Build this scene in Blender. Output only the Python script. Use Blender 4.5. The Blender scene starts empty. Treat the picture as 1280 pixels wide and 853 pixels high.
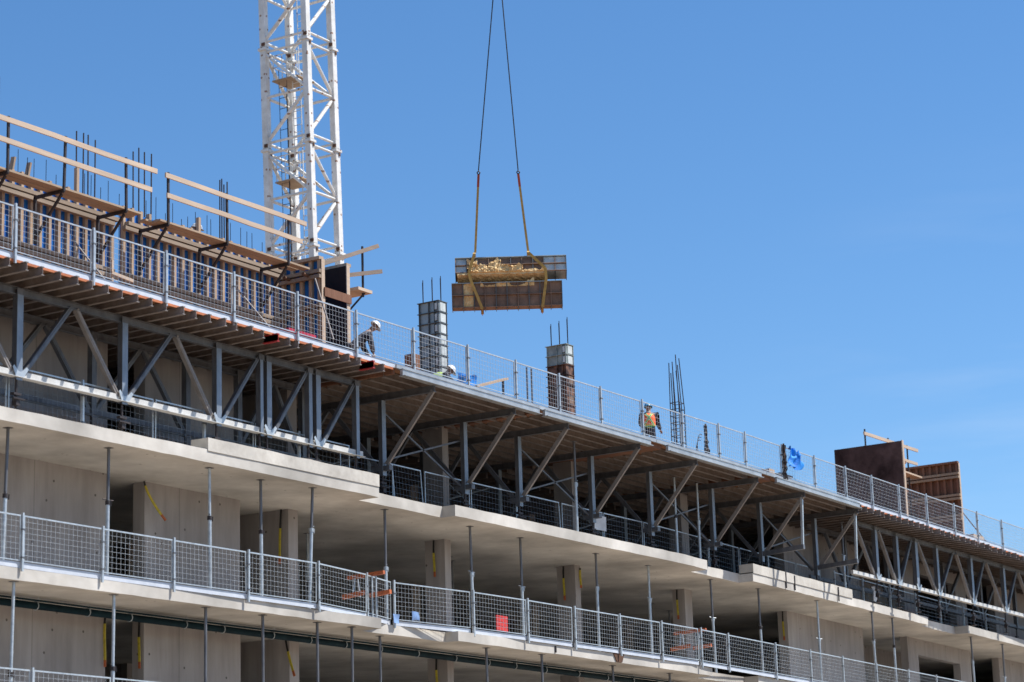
import bpy, bmesh, math, random
from mathutils import Vector, Matrix, noise
random.seed(7)
R = math.radians
scene = bpy.context.scene
col = scene.collection

# ------------------------------------------------------------------ camera
# World: X runs along the facade (away to the right), Y into the building, Z up, camera at the origin.
M = ((0.547473, -0.177022, 0.817885), (-0.836282, -0.150888, 0.527130), (-0.030095, 0.972572, 0.230647))
cd = bpy.data.cameras.new('camera')
cam = bpy.data.objects.new('camera', cd); col.objects.link(cam)
mw = Matrix.Identity(4)
for r_ in range(3):
    mw[r_][0], mw[r_][1], mw[r_][2] = M[r_][0], M[r_][1], -M[r_][2]
cam.matrix_world = mw
cd.sensor_width = 36; cd.lens = 86.22; cd.clip_start = 0.5; cd.clip_end = 6000
cd.dof.use_dof = True; cd.dof.focus_distance = 66; cd.dof.aperture_fstop = 1.3
scene.camera = cam

# ------------------------------------------------------------------ light
SUN = Vector((0.42, -0.50, 1.0)).normalized()
w = bpy.data.worlds.new('World'); scene.world = w; w.use_nodes = True
nt = w.node_tree; bg = nt.nodes['Background']
sk = nt.nodes.new('ShaderNodeTexSky'); sk.sky_type = 'NISHITA'; sk.sun_disc = False
sk.sun_elevation = math.asin(SUN.z); sk.sun_rotation = math.atan2(SUN.x, SUN.y)
sk.air_density = 1.0; sk.dust_density = 0.0; sk.ozone_density = 5.0; sk.altitude = 300
hs = nt.nodes.new('ShaderNodeHueSaturation'); hs.inputs['Saturation'].default_value = 1.16
nt.links.new(sk.outputs[0], hs.inputs['Color']); # a faint wisp of high cloud low in the sky to the right
wt = nt.nodes.new('ShaderNodeTexCoord'); wm = nt.nodes.new('ShaderNodeMapping'); wm.inputs['Scale'].default_value = (3, 3, 26); wm.inputs['Rotation'].default_value = (0.1, 0.12, 0)
wn = nt.nodes.new('ShaderNodeTexNoise'); wn.inputs['Scale'].default_value = 1.6; wn.inputs['Detail'].default_value = 7; wn.inputs['Roughness'].default_value = .6
nt.links.new(wt.outputs['Generated'], wm.inputs[0]); nt.links.new(wm.outputs[0], wn.inputs['Vector'])
wd = nt.nodes.new('ShaderNodeVectorMath'); wd.operation = 'DISTANCE'; wd.inputs[1].default_value = (0.908, 0.361, 0.205); nt.links.new(wt.outputs['Generated'], wd.inputs[0])
wa = nt.nodes.new('ShaderNodeMapRange'); wa.interpolation_type = 'SMOOTHSTEP'; wa.inputs[1].default_value = .11; wa.inputs[2].default_value = .0; wa.inputs[3].default_value = 0; wa.inputs[4].default_value = .17; nt.links.new(wd.outputs['Value'], wa.inputs[0])
wb = nt.nodes.new('ShaderNodeMapRange'); wb.inputs[1].default_value = .42; wb.inputs[2].default_value = .72; nt.links.new(wn.outputs[0], wb.inputs[0])
wc = nt.nodes.new('ShaderNodeMath'); wc.operation = 'MULTIPLY'; nt.links.new(wa.outputs[0], wc.inputs[0]); nt.links.new(wb.outputs[0], wc.inputs[1])
wx = nt.nodes.new('ShaderNodeMix'); wx.data_type = 'RGBA'; nt.links.new(wc.outputs[0], wx.inputs[0]); nt.links.new(hs.outputs[0], wx.inputs[6]); wx.inputs[7].default_value = (4.9, 5.6, 6.6, 1)
nt.links.new(wx.outputs[2], bg.inputs[0]); bg.inputs[1].default_value = 0.112
sd = bpy.data.lights.new('sun', 'SUN'); sd.energy = 5.0; sd.angle = R(0.53); sd.color = (1.0, 0.965, 0.92)
so = bpy.data.objects.new('sun', sd); col.objects.link(so); so.rotation_euler = SUN.to_track_quat('Z', 'Y').to_euler()
vs = scene.view_settings
vs.view_transform = 'Standard'; vs.look = 'None'; vs.exposure = 0.45; vs.gamma = 1.0; vs.use_curve_mapping = False
scene.cycles.max_bounces = 8; scene.cycles.diffuse_bounces = 5

# ------------------------------------------------------------------ materials
def mat(name, c, c2=None, rough=0.75, metal=0.0, scale=3.0, mix=0.5, stretch=(1, 1, 1), bump=0.0, detail=6, spots=None, seams=0, blotch=(.84, 1.08)):
    m = bpy.data.materials.new(name); m.use_nodes = True
    n = m.node_tree; b = n.nodes['Principled BSDF']; L = n.links
    b.inputs['Roughness'].default_value = rough; b.inputs['Metallic'].default_value = metal
    tc = n.nodes.new('ShaderNodeTexCoord'); mp = n.nodes.new('ShaderNodeMapping'); mp.inputs['Scale'].default_value = stretch
    L.new(tc.outputs['Object'], mp.inputs[0])
    oi = n.nodes.new('ShaderNodeObjectInfo'); ad = n.nodes.new('ShaderNodeVectorMath'); ad.operation = 'ADD'
    sc = n.nodes.new('ShaderNodeMath'); sc.operation = 'MULTIPLY'; sc.inputs[1].default_value = 37.0
    L.new(oi.outputs['Random'], sc.inputs[0]); L.new(mp.outputs[0], ad.inputs[0]); L.new(sc.outputs[0], ad.inputs[1])
    no = n.nodes.new('ShaderNodeTexNoise'); no.inputs['Scale'].default_value = scale; no.inputs['Detail'].default_value = detail
    no.inputs['Roughness'].default_value = 0.62
    L.new(ad.outputs[0], no.inputs['Vector'])
    cr = n.nodes.new('ShaderNodeValToRGB')
    if c2 is None: c2 = tuple(x * 0.72 for x in c)
    cr.color_ramp.elements[0].position = 0.5 - 0.30 * mix; cr.color_ramp.elements[0].color = (*c2, 1)
    cr.color_ramp.elements[1].position = 0.5 + 0.30 * mix; cr.color_ramp.elements[1].color = (*c, 1)
    L.new(no.outputs[0], cr.inputs[0]); out = cr.outputs[0]
    # second, broader variation
    n2 = n.nodes.new('ShaderNodeTexNoise'); n2.inputs['Scale'].default_value = scale * 0.23; n2.inputs['Detail'].default_value = 4
    L.new(tc.outputs['Object'], n2.inputs['Vector'])
    r2 = n.nodes.new('ShaderNodeMapRange'); r2.inputs[1].default_value = .3; r2.inputs[2].default_value = .7; r2.inputs[3].default_value = blotch[0]; r2.inputs[4].default_value = blotch[1]
    L.new(n2.outputs[0], r2.inputs[0])
    mx = n.nodes.new('ShaderNodeMix'); mx.data_type = 'RGBA'; mx.blend_type = 'MULTIPLY'; mx.inputs[0].default_value = 1
    L.new(out, mx.inputs[6]); L.new(r2.outputs[0], mx.inputs[7]); out = mx.outputs[2]
    if spots:
        sc_, rad, colr = spots
        vo = n.nodes.new('ShaderNodeTexVoronoi'); vo.voronoi_dimensions = '2D'; vo.inputs['Scale'].default_value = sc_
        sx = n.nodes.new('ShaderNodeSeparateXYZ'); cx = n.nodes.new('ShaderNodeCombineXYZ'); L.new(tc.outputs['Object'], sx.inputs[0])
        if seams:
            sm = n.nodes.new('ShaderNodeMath'); sm.operation = 'ADD'; L.new(sx.outputs[0], sm.inputs[0]); L.new(sx.outputs[1], sm.inputs[1]); L.new(sm.outputs[0], cx.inputs[0]); L.new(sx.outputs[2], cx.inputs[1])
            f1 = n.nodes.new('ShaderNodeMath'); f1.operation = 'PINGPONG'; f1.inputs[1].default_value = seams; L.new(sm.outputs[0], f1.inputs[0])
            f2 = n.nodes.new('ShaderNodeMath'); f2.operation = 'LESS_THAN'; f2.inputs[1].default_value = .012; L.new(f1.outputs[0], f2.inputs[0])
            m4 = n.nodes.new('ShaderNodeMix'); m4.data_type = 'RGBA'; m4.blend_type = 'MULTIPLY'; L.new(f2.outputs[0], m4.inputs[0]); L.new(out, m4.inputs[6]); m4.inputs[7].default_value = (.7, .7, .7, 1); out = m4.outputs[2]
        else: L.new(sx.outputs[0], cx.inputs[0]); L.new(sx.outputs[1], cx.inputs[1])
        L.new(cx.outputs[0], vo.inputs['Vector'])
        lt = n.nodes.new('ShaderNodeMath'); lt.operation = 'LESS_THAN'; lt.inputs[1].default_value = rad; L.new(vo.outputs['Distance'], lt.inputs[0])
        m3 = n.nodes.new('ShaderNodeMix'); m3.data_type = 'RGBA'; L.new(lt.outputs[0], m3.inputs[0]); L.new(out, m3.inputs[6]); m3.inputs[7].default_value = (*colr, 1)
        out = m3.outputs[2]
    L.new(out, b.inputs['Base Color'])
    if bump:
        bu = n.nodes.new('ShaderNodeBump'); bu.inputs['Strength'].default_value = bump; bu.inputs['Distance'].default_value = 0.02
        L.new(no.outputs[0], bu.inputs['Height']); L.new(bu.outputs[0], b.inputs['Normal'])
    return m
X = {}
X['slab'] = mat('slab_concrete', (.72, .68, .61), (.50, .46, .40), .9, scale=1.7, mix=1.1, bump=.25, spots=(.8, .022, (.28, .24, .2)), blotch=(.55, 1.15))
X['upstand'] = mat('upstand_concrete', (.70, .66, .585), (.47, .43, .37), .9, scale=3.5, mix=1.0, bump=.3, blotch=(.75, 1.08))
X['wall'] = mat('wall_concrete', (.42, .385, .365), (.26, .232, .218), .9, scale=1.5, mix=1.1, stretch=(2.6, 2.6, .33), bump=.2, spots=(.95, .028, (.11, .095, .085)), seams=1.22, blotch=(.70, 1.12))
X['core'] = mat('shaded_core_concrete', (.15, .135, .12), (.1, .09, .08), .9, scale=1.2)  # darker than the other walls: gloom of the deep interior put into the colour
X['galv'] = mat('galvanised_steel', (.56, .60, .62), (.40, .44, .47), .42, .35, scale=9)
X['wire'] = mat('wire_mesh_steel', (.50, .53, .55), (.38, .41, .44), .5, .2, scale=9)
X['wireshaded'] = mat('shaded_wire_mesh_steel', (.20, .23, .27), (.12, .145, .17), .55, .2, scale=9)  # darker copy of the mesh steel, with the shade behind the trusses painted in
X['toe'] = mat('toe_board_paint', (.72, .75, .80), (.55, .59, .65), .5, .1, scale=4, mix=.8)
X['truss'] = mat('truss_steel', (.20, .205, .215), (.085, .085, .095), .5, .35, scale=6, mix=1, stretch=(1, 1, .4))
X['alu'] = mat('aluminium_beam', (.58, .58, .57), (.34, .335, .325), .42, .5, scale=3, mix=.9)
X['beamwhite'] = mat('pale_beam_paint', (.70, .69, .66), (.52, .5, .46), .55, .1, scale=5, mix=.9)
X['trusslight'] = mat('skylit_truss_face', (.29, .335, .39), (.16, .19, .23), .5, .35, scale=6, mix=1, stretch=(1, 1, .4))  # lighter blue-grey: skylight on the front faces put into the colour
X['strut'] = mat('sunlit_weathered_strut_steel', (.34, .31, .285), (.20, .175, .16), .6, .3, scale=6, mix=1)  # paler brown than the truss steel: sunlight on the struts put into the colour
X['joist'] = mat('joist_metal', (.34, .30, .275), (.17, .135, .115), .55, .3, scale=5, mix=1)
X['redjoist'] = mat('red_joist_paint', (.42, .03, .03), (.28, .02, .02), .55, scale=5)
X['ply'] = mat('plywood', (.34, .17, .085), (.2, .085, .04), .7, scale=2.5, mix=1)
X['plyedge'] = mat('plywood_edge', (.62, .20, .075), (.38, .12, .05), .7, scale=5, mix=1)
X['timber'] = mat('pale_timber', (.66, .51, .38), (.48, .35, .245), .75, scale=2, mix=1, stretch=(.5, 4, 8))
X['plank'] = mat('weathered_plank', (.50, .37, .25), (.33, .23, .15), .8, scale=2, mix=1, stretch=(.5, 6, 8))
X['stud'] = mat('stud_timber', (.54, .40, .28), (.30, .20, .13), .8, scale=3, mix=1, stretch=(6, 6, .5))
X['brown'] = mat('brown_timber', (.30, .155, .10), (.17, .085, .055), .75, scale=3, mix=1, stretch=(6, 6, .5))
X['waler'] = mat('waler_timber', (.38, .29, .21), (.2, .145, .10), .8, scale=2, stretch=(.4, 5, 5), mix=1)
X['blue'] = mat('blue_form_skin', (.025, .20, .62), (.012, .05, .22), .5, scale=2.2, mix=.7)
X['black'] = mat('black_form_ply', (.045, .022, .016), (.015, .008, .006), .5, scale=1.5, mix=.8)
X['rust'] = mat('rust', (.17, .075, .035), (.055, .030, .02), .85, scale=5, mix=.9, bump=.4)
X['rustload'] = mat('rusty_form_steel', (.35, .22, .15), (.10, .068, .052), .75, .1, scale=3.2, mix=1, bump=.4)
X['palegrey'] = mat('pale_grey_form_steel', (.68, .72, .70), (.48, .52, .50), .6, .1, scale=4)
X['ochre'] = mat('ochre_debris', (.92, .70, .38), (.62, .36, .13), .95, scale=9, mix=1, bump=1.0)
X['form'] = mat('grey_form_steel', (.40, .455, .46), (.26, .305, .32), .5, .3, scale=4, mix=.8)
X['formdark'] = mat('dark_form_rib', (.13, .145, .15), (.08, .085, .09), .55, .3, scale=4)
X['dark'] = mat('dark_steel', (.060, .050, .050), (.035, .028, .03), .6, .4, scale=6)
X['rebar'] = mat('rebar_steel', (.045, .045, .06), (.03, .025, .03), .7, .3, scale=9)
X['cable'] = mat('steel_cable', (.035, .035, .04), None, .5, .5)
X['white'] = mat('white_crane_paint', (.86, .86, .83), (.66, .64, .58), .5, scale=3.5, mix=.7, spots=(2.2, .10, (.30, .17, .10)), seams=50)
X['sling'] = mat('yellow_sling_web', (.58, .36, .10), (.40, .24, .06), .85, scale=8)
X['slingred'] = mat('red_sling_sleeve', (.5, .08, .03), None, .8)
X['yellow'] = mat('yellow_strap', (.62, .50, .04), (.44, .34, .04), .6, scale=20)
X['strapblack'] = mat('black_strap', (.02, .02, .02), None, .7)
X['orange'] = mat('orange_paint', (.58, .15, .045), (.38, .09, .03), .6, scale=6)
X['redsign'] = mat('red_sign_board', (.72, .045, .035), (.62, .04, .03), .5, scale=3)
X['redbox'] = mat('red_plastic', (.55, .03, .06), (.4, .02, .05), .45, scale=4)
X['pipe'] = mat('dark_green_pipe', (.008, .026, .034), (.004, .014, .02), .75, 0.0, scale=4)
X['tarp'] = mat('blue_tarp', (.01, .32, .88), (.01, .16, .62), .7, scale=4)
X['paper'] = mat('white_paper', (.75, .75, .75), None, .8)
X['bag'] = mat('pale_blue_bag', (.28, .45, .78), None, .5)
X['skin'] = mat('skin', (.33, .18, .11), (.27, .14, .09), .6, scale=20)
X['jacket'] = mat('camouflage_cloth', (.14, .145, .16), (.02, .02, .03), .9, scale=7, mix=.25)
X['navy'] = mat('dark_navy_cloth', (.03, .03, .045), None, .9, scale=9)
X['jean'] = mat('grey_trouser_cloth', (.09, .09, .10), (.05, .05, .06), .9, scale=9)
X['whitehat'] = mat('white_helmet_plastic', (.82, .82, .80), None, .3)
X['bluehat'] = mat('blue_helmet_plastic', (.07, .42, .74), None, .3)
X['glove'] = mat('pale_glove', (.7, .68, .62), None, .8)
X['limevest'] = mat('lime_vest_cloth', (.42, .56, .16), None, .8)
X['boot'] = mat('boot_leather', (.05, .035, .025), None, .7)
X['ground'] = mat('ground_dirt', (.31, .235, .165), (.23, .17, .115), .95, scale=.3, mix=1)

def vest_material():
    m = mat('orange_vest_cloth', (.98, .15, .02), (.9, .12, .02), .75, scale=12)
    n = m.node_tree; b = n.nodes['Principled BSDF']; L = n.links
    src = b.inputs['Base Color'].links[0].from_socket
    tc = n.nodes.new('ShaderNodeTexCoord'); sp = n.nodes.new('ShaderNodeSeparateXYZ'); L.new(tc.outputs['Object'], sp.inputs[0])
    def mt(op, a, b_=None):
        q = n.nodes.new('ShaderNodeMath'); q.operation = op
        for i, s in enumerate((a, b_)):
            if s is None: continue
            if isinstance(s, (int, float)): q.inputs[i].default_value = s
            else: L.new(s, q.inputs[i])
        return q.outputs[0]
    ay = mt('ABSOLUTE', sp.outputs[1]); dz = mt('ABSOLUTE', mt('SUBTRACT', sp.outputs[2], 1.27))
    d1 = mt('ABSOLUTE', mt('SUBTRACT', mt('MULTIPLY', ay, 1.5), dz))
    d2 = mt('ABSOLUTE', mt('SUBTRACT', sp.outputs[2], 1.0))
    for d, wd, c in ((d1, .055, (.75, .8, .12)), (d1, .028, (.05, .35, .2)), (d2, .055, (.75, .8, .12)), (d2, .025, (.05, .35, .2))):
        lt = mt('LESS_THAN', d, wd)
        mx = n.nodes.new('ShaderNodeMix'); mx.data_type = 'RGBA'; L.new(lt, mx.inputs[0]); L.new(src, mx.inputs[6]); mx.inputs[7].default_value = (*c, 1); src = mx.outputs[2]
    L.new(src, b.inputs['Base Color'])
    return m
X['vest'] = vest_material()
for k_ in ('pipe', 'black', 'brown', 'blue'): X[k_].node_tree.nodes['Principled BSDF'].inputs['Specular IOR Level'].default_value = .12

def zsplit_material(name, zl, low, high):
    """steel painted grey above local height zl, bare rust below (a real change of panel)"""
    m = bpy.data.materials.new(name); m.use_nodes = True; n = m.node_tree; b = n.nodes['Principled BSDF']; L = n.links
    tc = n.nodes.new('ShaderNodeTexCoord'); sp = n.nodes.new('ShaderNodeSeparateXYZ'); L.new(tc.outputs['Object'], sp.inputs[0])
    no = n.nodes.new('ShaderNodeTexNoise'); no.inputs['Scale'].default_value = 5; L.new(tc.outputs['Object'], no.inputs['Vector'])
    g = n.nodes.new('ShaderNodeMath'); g.operation = 'GREATER_THAN'; g.inputs[1].default_value = zl; L.new(sp.outputs[2], g.inputs[0])
    outs = []
    for a, c in (low, high):
        cr = n.nodes.new('ShaderNodeValToRGB'); cr.color_ramp.elements[0].position = .4; cr.color_ramp.elements[1].position = .62
        cr.color_ramp.elements[0].color = (*a, 1); cr.color_ramp.elements[1].color = (*c, 1); L.new(no.outputs[0], cr.inputs[0]); outs.append(cr.outputs[0])
    mx = n.nodes.new('ShaderNodeMix'); mx.data_type = 'RGBA'; L.new(g.outputs[0], mx.inputs[0]); L.new(outs[0], mx.inputs[6]); L.new(outs[1], mx.inputs[7])
    L.new(mx.outputs[2], b.inputs['Base Color']); b.inputs['Roughness'].default_value = .65
    return m

# ------------------------------------------------------------------ helpers
def Bs(u): return max(0.0, u - 63.5) * 0.059       # the facade turns away slightly beyond the second recess
def Bd(u): return max(0.0, u - 66.0) * 0.033       # so does the deck
def S(u, v, z): return Vector((u, 35 + v + Bs(u), z))
def D(u, v, z): return Vector((u, 35 + v + Bd(u), z))
def I(u, v, z): return Vector((u, v, z))

class MB:
    def __init__(self, f=I): self.v = []; self.fa = []; self.f = f
    def add(self, vs_, fs):
        o = len(self.v); self.v += [self.f(*p) for p in vs_]; self.fa += [tuple(o + i for i in q) for q in fs]; return self
    def box(self, a, b):
        x0, y0, z0 = a; x1, y1, z1 = b
        return self.add([(x0, y0, z0), (x1, y0, z0), (x1, y1, z0), (x0, y1, z0), (x0, y0, z1), (x1, y0, z1), (x1, y1, z1), (x0, y1, z1)],
                        [(0, 3, 2, 1), (4, 5, 6, 7), (0, 1, 5, 4), (1, 2, 6, 5), (2, 3, 7, 6), (3, 0, 4, 7)])
    def bar(self, p, q, w_, h=None, up=(0, 0, 1), caps=True):
        p = Vector(p); q = Vector(q); d = (q - p); 
        if d.length < 1e-6: return self
        d.normalize(); upv = Vector(up)
        if abs(d.dot(upv)) > .98: upv = Vector((0, 1, 0)) if abs(d.y) < .9 else Vector((1, 0, 0))
        s = d.cross(upv).normalized(); t = s.cross(d).normalized(); h = w_ if h is None else h
        s = s * w_ / 2; t = t * h / 2
        vs_ = [tuple(c + a * s + b * t) for c in (p, q) for a, b in ((-1, -1), (1, -1), (1, 1), (-1, 1))]
        fs = [(0, 1, 5, 4), (1, 2, 6, 5), (2, 3, 7, 6), (3, 0, 4, 7)]
        if caps: fs += [(0, 3, 2, 1), (4, 5, 6, 7)]
        return self.add(vs_, fs)
    def tube(self, p, q, r0, r1=None, n=8):
        p = Vector(p); q = Vector(q); d = (q - p)
        if d.length < 1e-6: return self
        d.normalize(); r1 = r0 if r1 is None else r1
        a = Vector((0, 0, 1)) if abs(d.z) < .9 else Vector((1, 0, 0)); s = d.cross(a).normalized(); t = s.cross(d)
        vs_ = []
        for c, r in ((p, r0), (q, r1)):
            for k in range(n):
                an = 2 * math.pi * k / n; vs_.append(tuple(c + s * r * math.cos(an) + t * r * math.sin(an)))
        fs = [(k, (k + 1) % n, n + (k + 1) % n, n + k) for k in range(n)] + [tuple(range(n - 1, -1, -1)), tuple(range(n, 2 * n))]
        return self.add(vs_, fs)
    def path(self, pts, r, n=6):
        for a, b in zip(pts, pts[1:]): self.tube(a, b, r, None, n)
        return self
    def ibeam(self, p, q, h, wd, th=.012):
        """I-section with vertical web; p, q = centres"""
        p = Vector(p); q = Vector(q)
        self.bar(p, q, .012, h - 2 * th)
        for s in (-1, 1):
            o = Vector((0, 0, s * (h / 2 - th / 2))); self.bar(p + o, q + o, wd, th)
        return self
    def build(self, name, m, parent=None, label=None, smooth=False):
        off = parent['_w'] if parent is not None and '_w' in parent else (0, 0, 0)
        off = Vector(off)
        me = bpy.data.meshes.new(name); me.from_pydata([tuple(v - off) for v in self.v], [], self.fa)
        me.materials.append(X[m] if isinstance(m, str) else m)
        bm = bmesh.new(); bm.from_mesh(me); bmesh.ops.recalc_face_normals(bm, faces=bm.faces); bm.to_mesh(me); bm.free()
        if smooth:
            for p in me.polygons: p.use_smooth = True
        o = bpy.data.objects.new(name, me); col.objects.link(o)
        if parent is not None: o.parent = parent; o['_w'] = tuple(off)
        if label: o['label'] = label
        return o

def tag(o, label, cat, group=None):
    o['label'] = label; o['category'] = cat
    if group: o['group'] = group
    return o
def thing(name, label, cat, loc=(0, 0, 0), group=None):
    o = bpy.data.objects.new(name, None); col.objects.link(o); o.location = loc; o['_w'] = tuple(loc); o.empty_display_size = .3
    return tag(o, label, cat, group)
def single(mb, name, m, label, cat, group=None, kind=None, smooth=False):
    """a thing that is one mesh, its origin at its base"""
    c = Vector((sum(v.x for v in mb.v) / len(mb.v), sum(v.y for v in mb.v) / len(mb.v), min(v.z for v in mb.v)))
    o = mb.build(name, m, None, None, smooth)
    o.data.transform(Matrix.Translation(-c)); o.location = c
    if kind: o['kind'] = kind
    else: tag(o, label, cat, group)
    return o
ORD = 'first second third fourth fifth sixth seventh eighth ninth tenth eleventh twelfth thirteenth fourteenth fifteenth sixteenth seventeenth eighteenth nineteenth twentieth twenty-first twenty-second twenty-third twenty-fourth twenty-fifth twenty-sixth twenty-seventh'.split()

# ------------------------------------------------------------------ setting
g = MB(); g.add([(-2500, -2500, -1.7), (2500, -2500, -1.7), (2500, 2500, -1.7), (-2500, 2500, -1.7)], [(0, 1, 2, 3)])
go = g.build('ground', 'ground'); go['kind'] = 'structure'

# ------------------------------------------------------------------ the concrete building
Z1, Z2, Z3, ZD = 10.47, 7.23, 4.0, 13.42           # tops of slabs and of the deck
bld = thing('concrete_building', 'unfinished concrete frame building with open floors, bare walls and columns behind the fences', 'building', (60, 43, -1.7))
OUT = [(22, -.03), (34, -.03), (47.8, -.20), (47.8, .42), (51.4, .42), (51.4, .02), (63.5, .02), (65.0, .04), (65.0, .62), (68.35, .55), (68.35, .05), (84.0, .10), (84.0, .42), (87.7, .42), (87.7, -.12), (112, -.1)]
def slab(z0, z1, back=16.0):
    rnd = random.Random(int(z1 * 100)); top = []; bot = []
    for (a, b) in zip(OUT, OUT[1:]):
        n = max(1, int(abs(b[0] - a[0]) / .45))
        for k in range(n):
            t = k / n; u = a[0] + (b[0] - a[0]) * t; v = a[1] + (b[1] - a[1]) * t
            corner = k == 0
            j = 0 if corner else rnd.uniform(-.003, .003)
            top.append((u, v + j, z1 + (0 if corner else rnd.uniform(-.008, .006)))); bot.append((u, v + j + rnd.uniform(0, .003), z0 + (0 if corner else rnd.uniform(-.004, .012))))
    top.append((112, -.1, z1)); bot.append((112, -.1, z0))
    m = MB(S); n = len(top)
    # top and bottom as strips running back so the sheet stays planar enough
    tb = [(p[0], back, z1) for p in top]; bb = [(p[0], back, z0) for p in bot]
    ti = [(p[0], max(p[1] + .25, .9), z1) for p in top]; bi = [(p[0], max(p[1] + .25, .9), z0) for p in bot]
    V = top + bot + ti + bi + tb + bb; F = []
    for k in range(n - 1):
        F.append((k, k + 1, n + k + 1, n + k))
        if abs(top[k][0] - top[k + 1][0]) < 1e-6: continue
        F.append((k, 2 * n + k, 2 * n + k + 1, k + 1)); F.append((2 * n + k, 4 * n + k, 4 * n + k + 1, 2 * n + k + 1))
        F.append((n + k, n + k + 1, 3 * n + k + 1, 3 * n + k)); F.append((3 * n + k, 3 * n + k + 1, 5 * n + k + 1, 5 * n + k))
    m.add(V, F); return m
for z0, z1 in ((10.18, Z1), (6.98, Z2), (3.75, Z3), (.5, .8)):
    slab(z0, z1).build('floor_slab', 'slab', bld)
for (a, b, va, vb) in ((41.45, 47.8, -.122, -.20), (68.35, 76.6, .045, .07)):
    m = MB(S); n = 14; rnd = random.Random(3); V = []; F = []
    for k in range(n + 1):
        t = k / n; u = a + (b - a) * t; v = va + (vb - va) * t - .018; h = .27 + (rnd.uniform(-.01, .012) if 0 < k < n else 0)
        V += [(u, v, Z1 - .03), (u, v, Z1 + h), (u, v + .5, Z1 + h), (u, v + .5, Z1 - .03)]
    for k in range(n):
        o = 4 * k; F += [(o, o + 4, o + 5, o + 1), (o + 1, o + 5, o + 6, o + 2), (o + 2, o + 6, o + 7, o + 3)]
    F += [(0, 1, 2, 3), (4 * n, 4 * n + 3, 4 * n + 2, 4 * n + 1)]
    m.add(V, F); m.build('upstand', 'upstand', bld)
E_ = .006
for lv, (z0, z1) in enumerate(((Z1, 13.385), (Z2, 10.18), (Z3, 6.98), (.8, 3.75), (-1.7, .5))):
    z0 -= E_; z1 += E_ if lv else .002
    for (a, b, c, d) in ((23, 41.0, 2.47, 2.77), (42.32, 45.77, 2.5, 2.85), (47.58, 47.96, 2.44, 6.0), (76.08, 83.0, 2.35, 2.72), (97.5, 111.3, 2.1, 2.4)):
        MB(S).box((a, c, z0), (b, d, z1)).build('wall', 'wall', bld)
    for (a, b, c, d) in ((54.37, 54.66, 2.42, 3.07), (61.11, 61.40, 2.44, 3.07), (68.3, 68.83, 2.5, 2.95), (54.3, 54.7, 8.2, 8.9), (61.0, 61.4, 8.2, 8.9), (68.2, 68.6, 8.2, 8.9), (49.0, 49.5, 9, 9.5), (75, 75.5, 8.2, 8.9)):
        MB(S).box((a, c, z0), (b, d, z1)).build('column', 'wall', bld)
    # doorway wall at the right
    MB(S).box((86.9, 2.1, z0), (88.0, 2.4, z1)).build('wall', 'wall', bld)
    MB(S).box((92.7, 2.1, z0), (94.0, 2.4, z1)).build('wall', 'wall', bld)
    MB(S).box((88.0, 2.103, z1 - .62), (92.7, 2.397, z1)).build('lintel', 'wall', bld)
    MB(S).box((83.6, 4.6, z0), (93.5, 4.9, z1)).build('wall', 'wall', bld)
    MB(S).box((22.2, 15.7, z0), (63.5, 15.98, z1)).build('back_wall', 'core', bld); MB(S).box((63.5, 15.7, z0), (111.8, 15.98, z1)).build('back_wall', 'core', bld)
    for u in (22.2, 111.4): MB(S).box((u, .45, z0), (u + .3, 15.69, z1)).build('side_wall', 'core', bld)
    for u in (46.2, 58.0, 71.5, 79.0): MB(S).box((u, 10.5, z0), (u + .3, 15.69, z1)).build('side_wall', 'core', bld)

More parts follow.
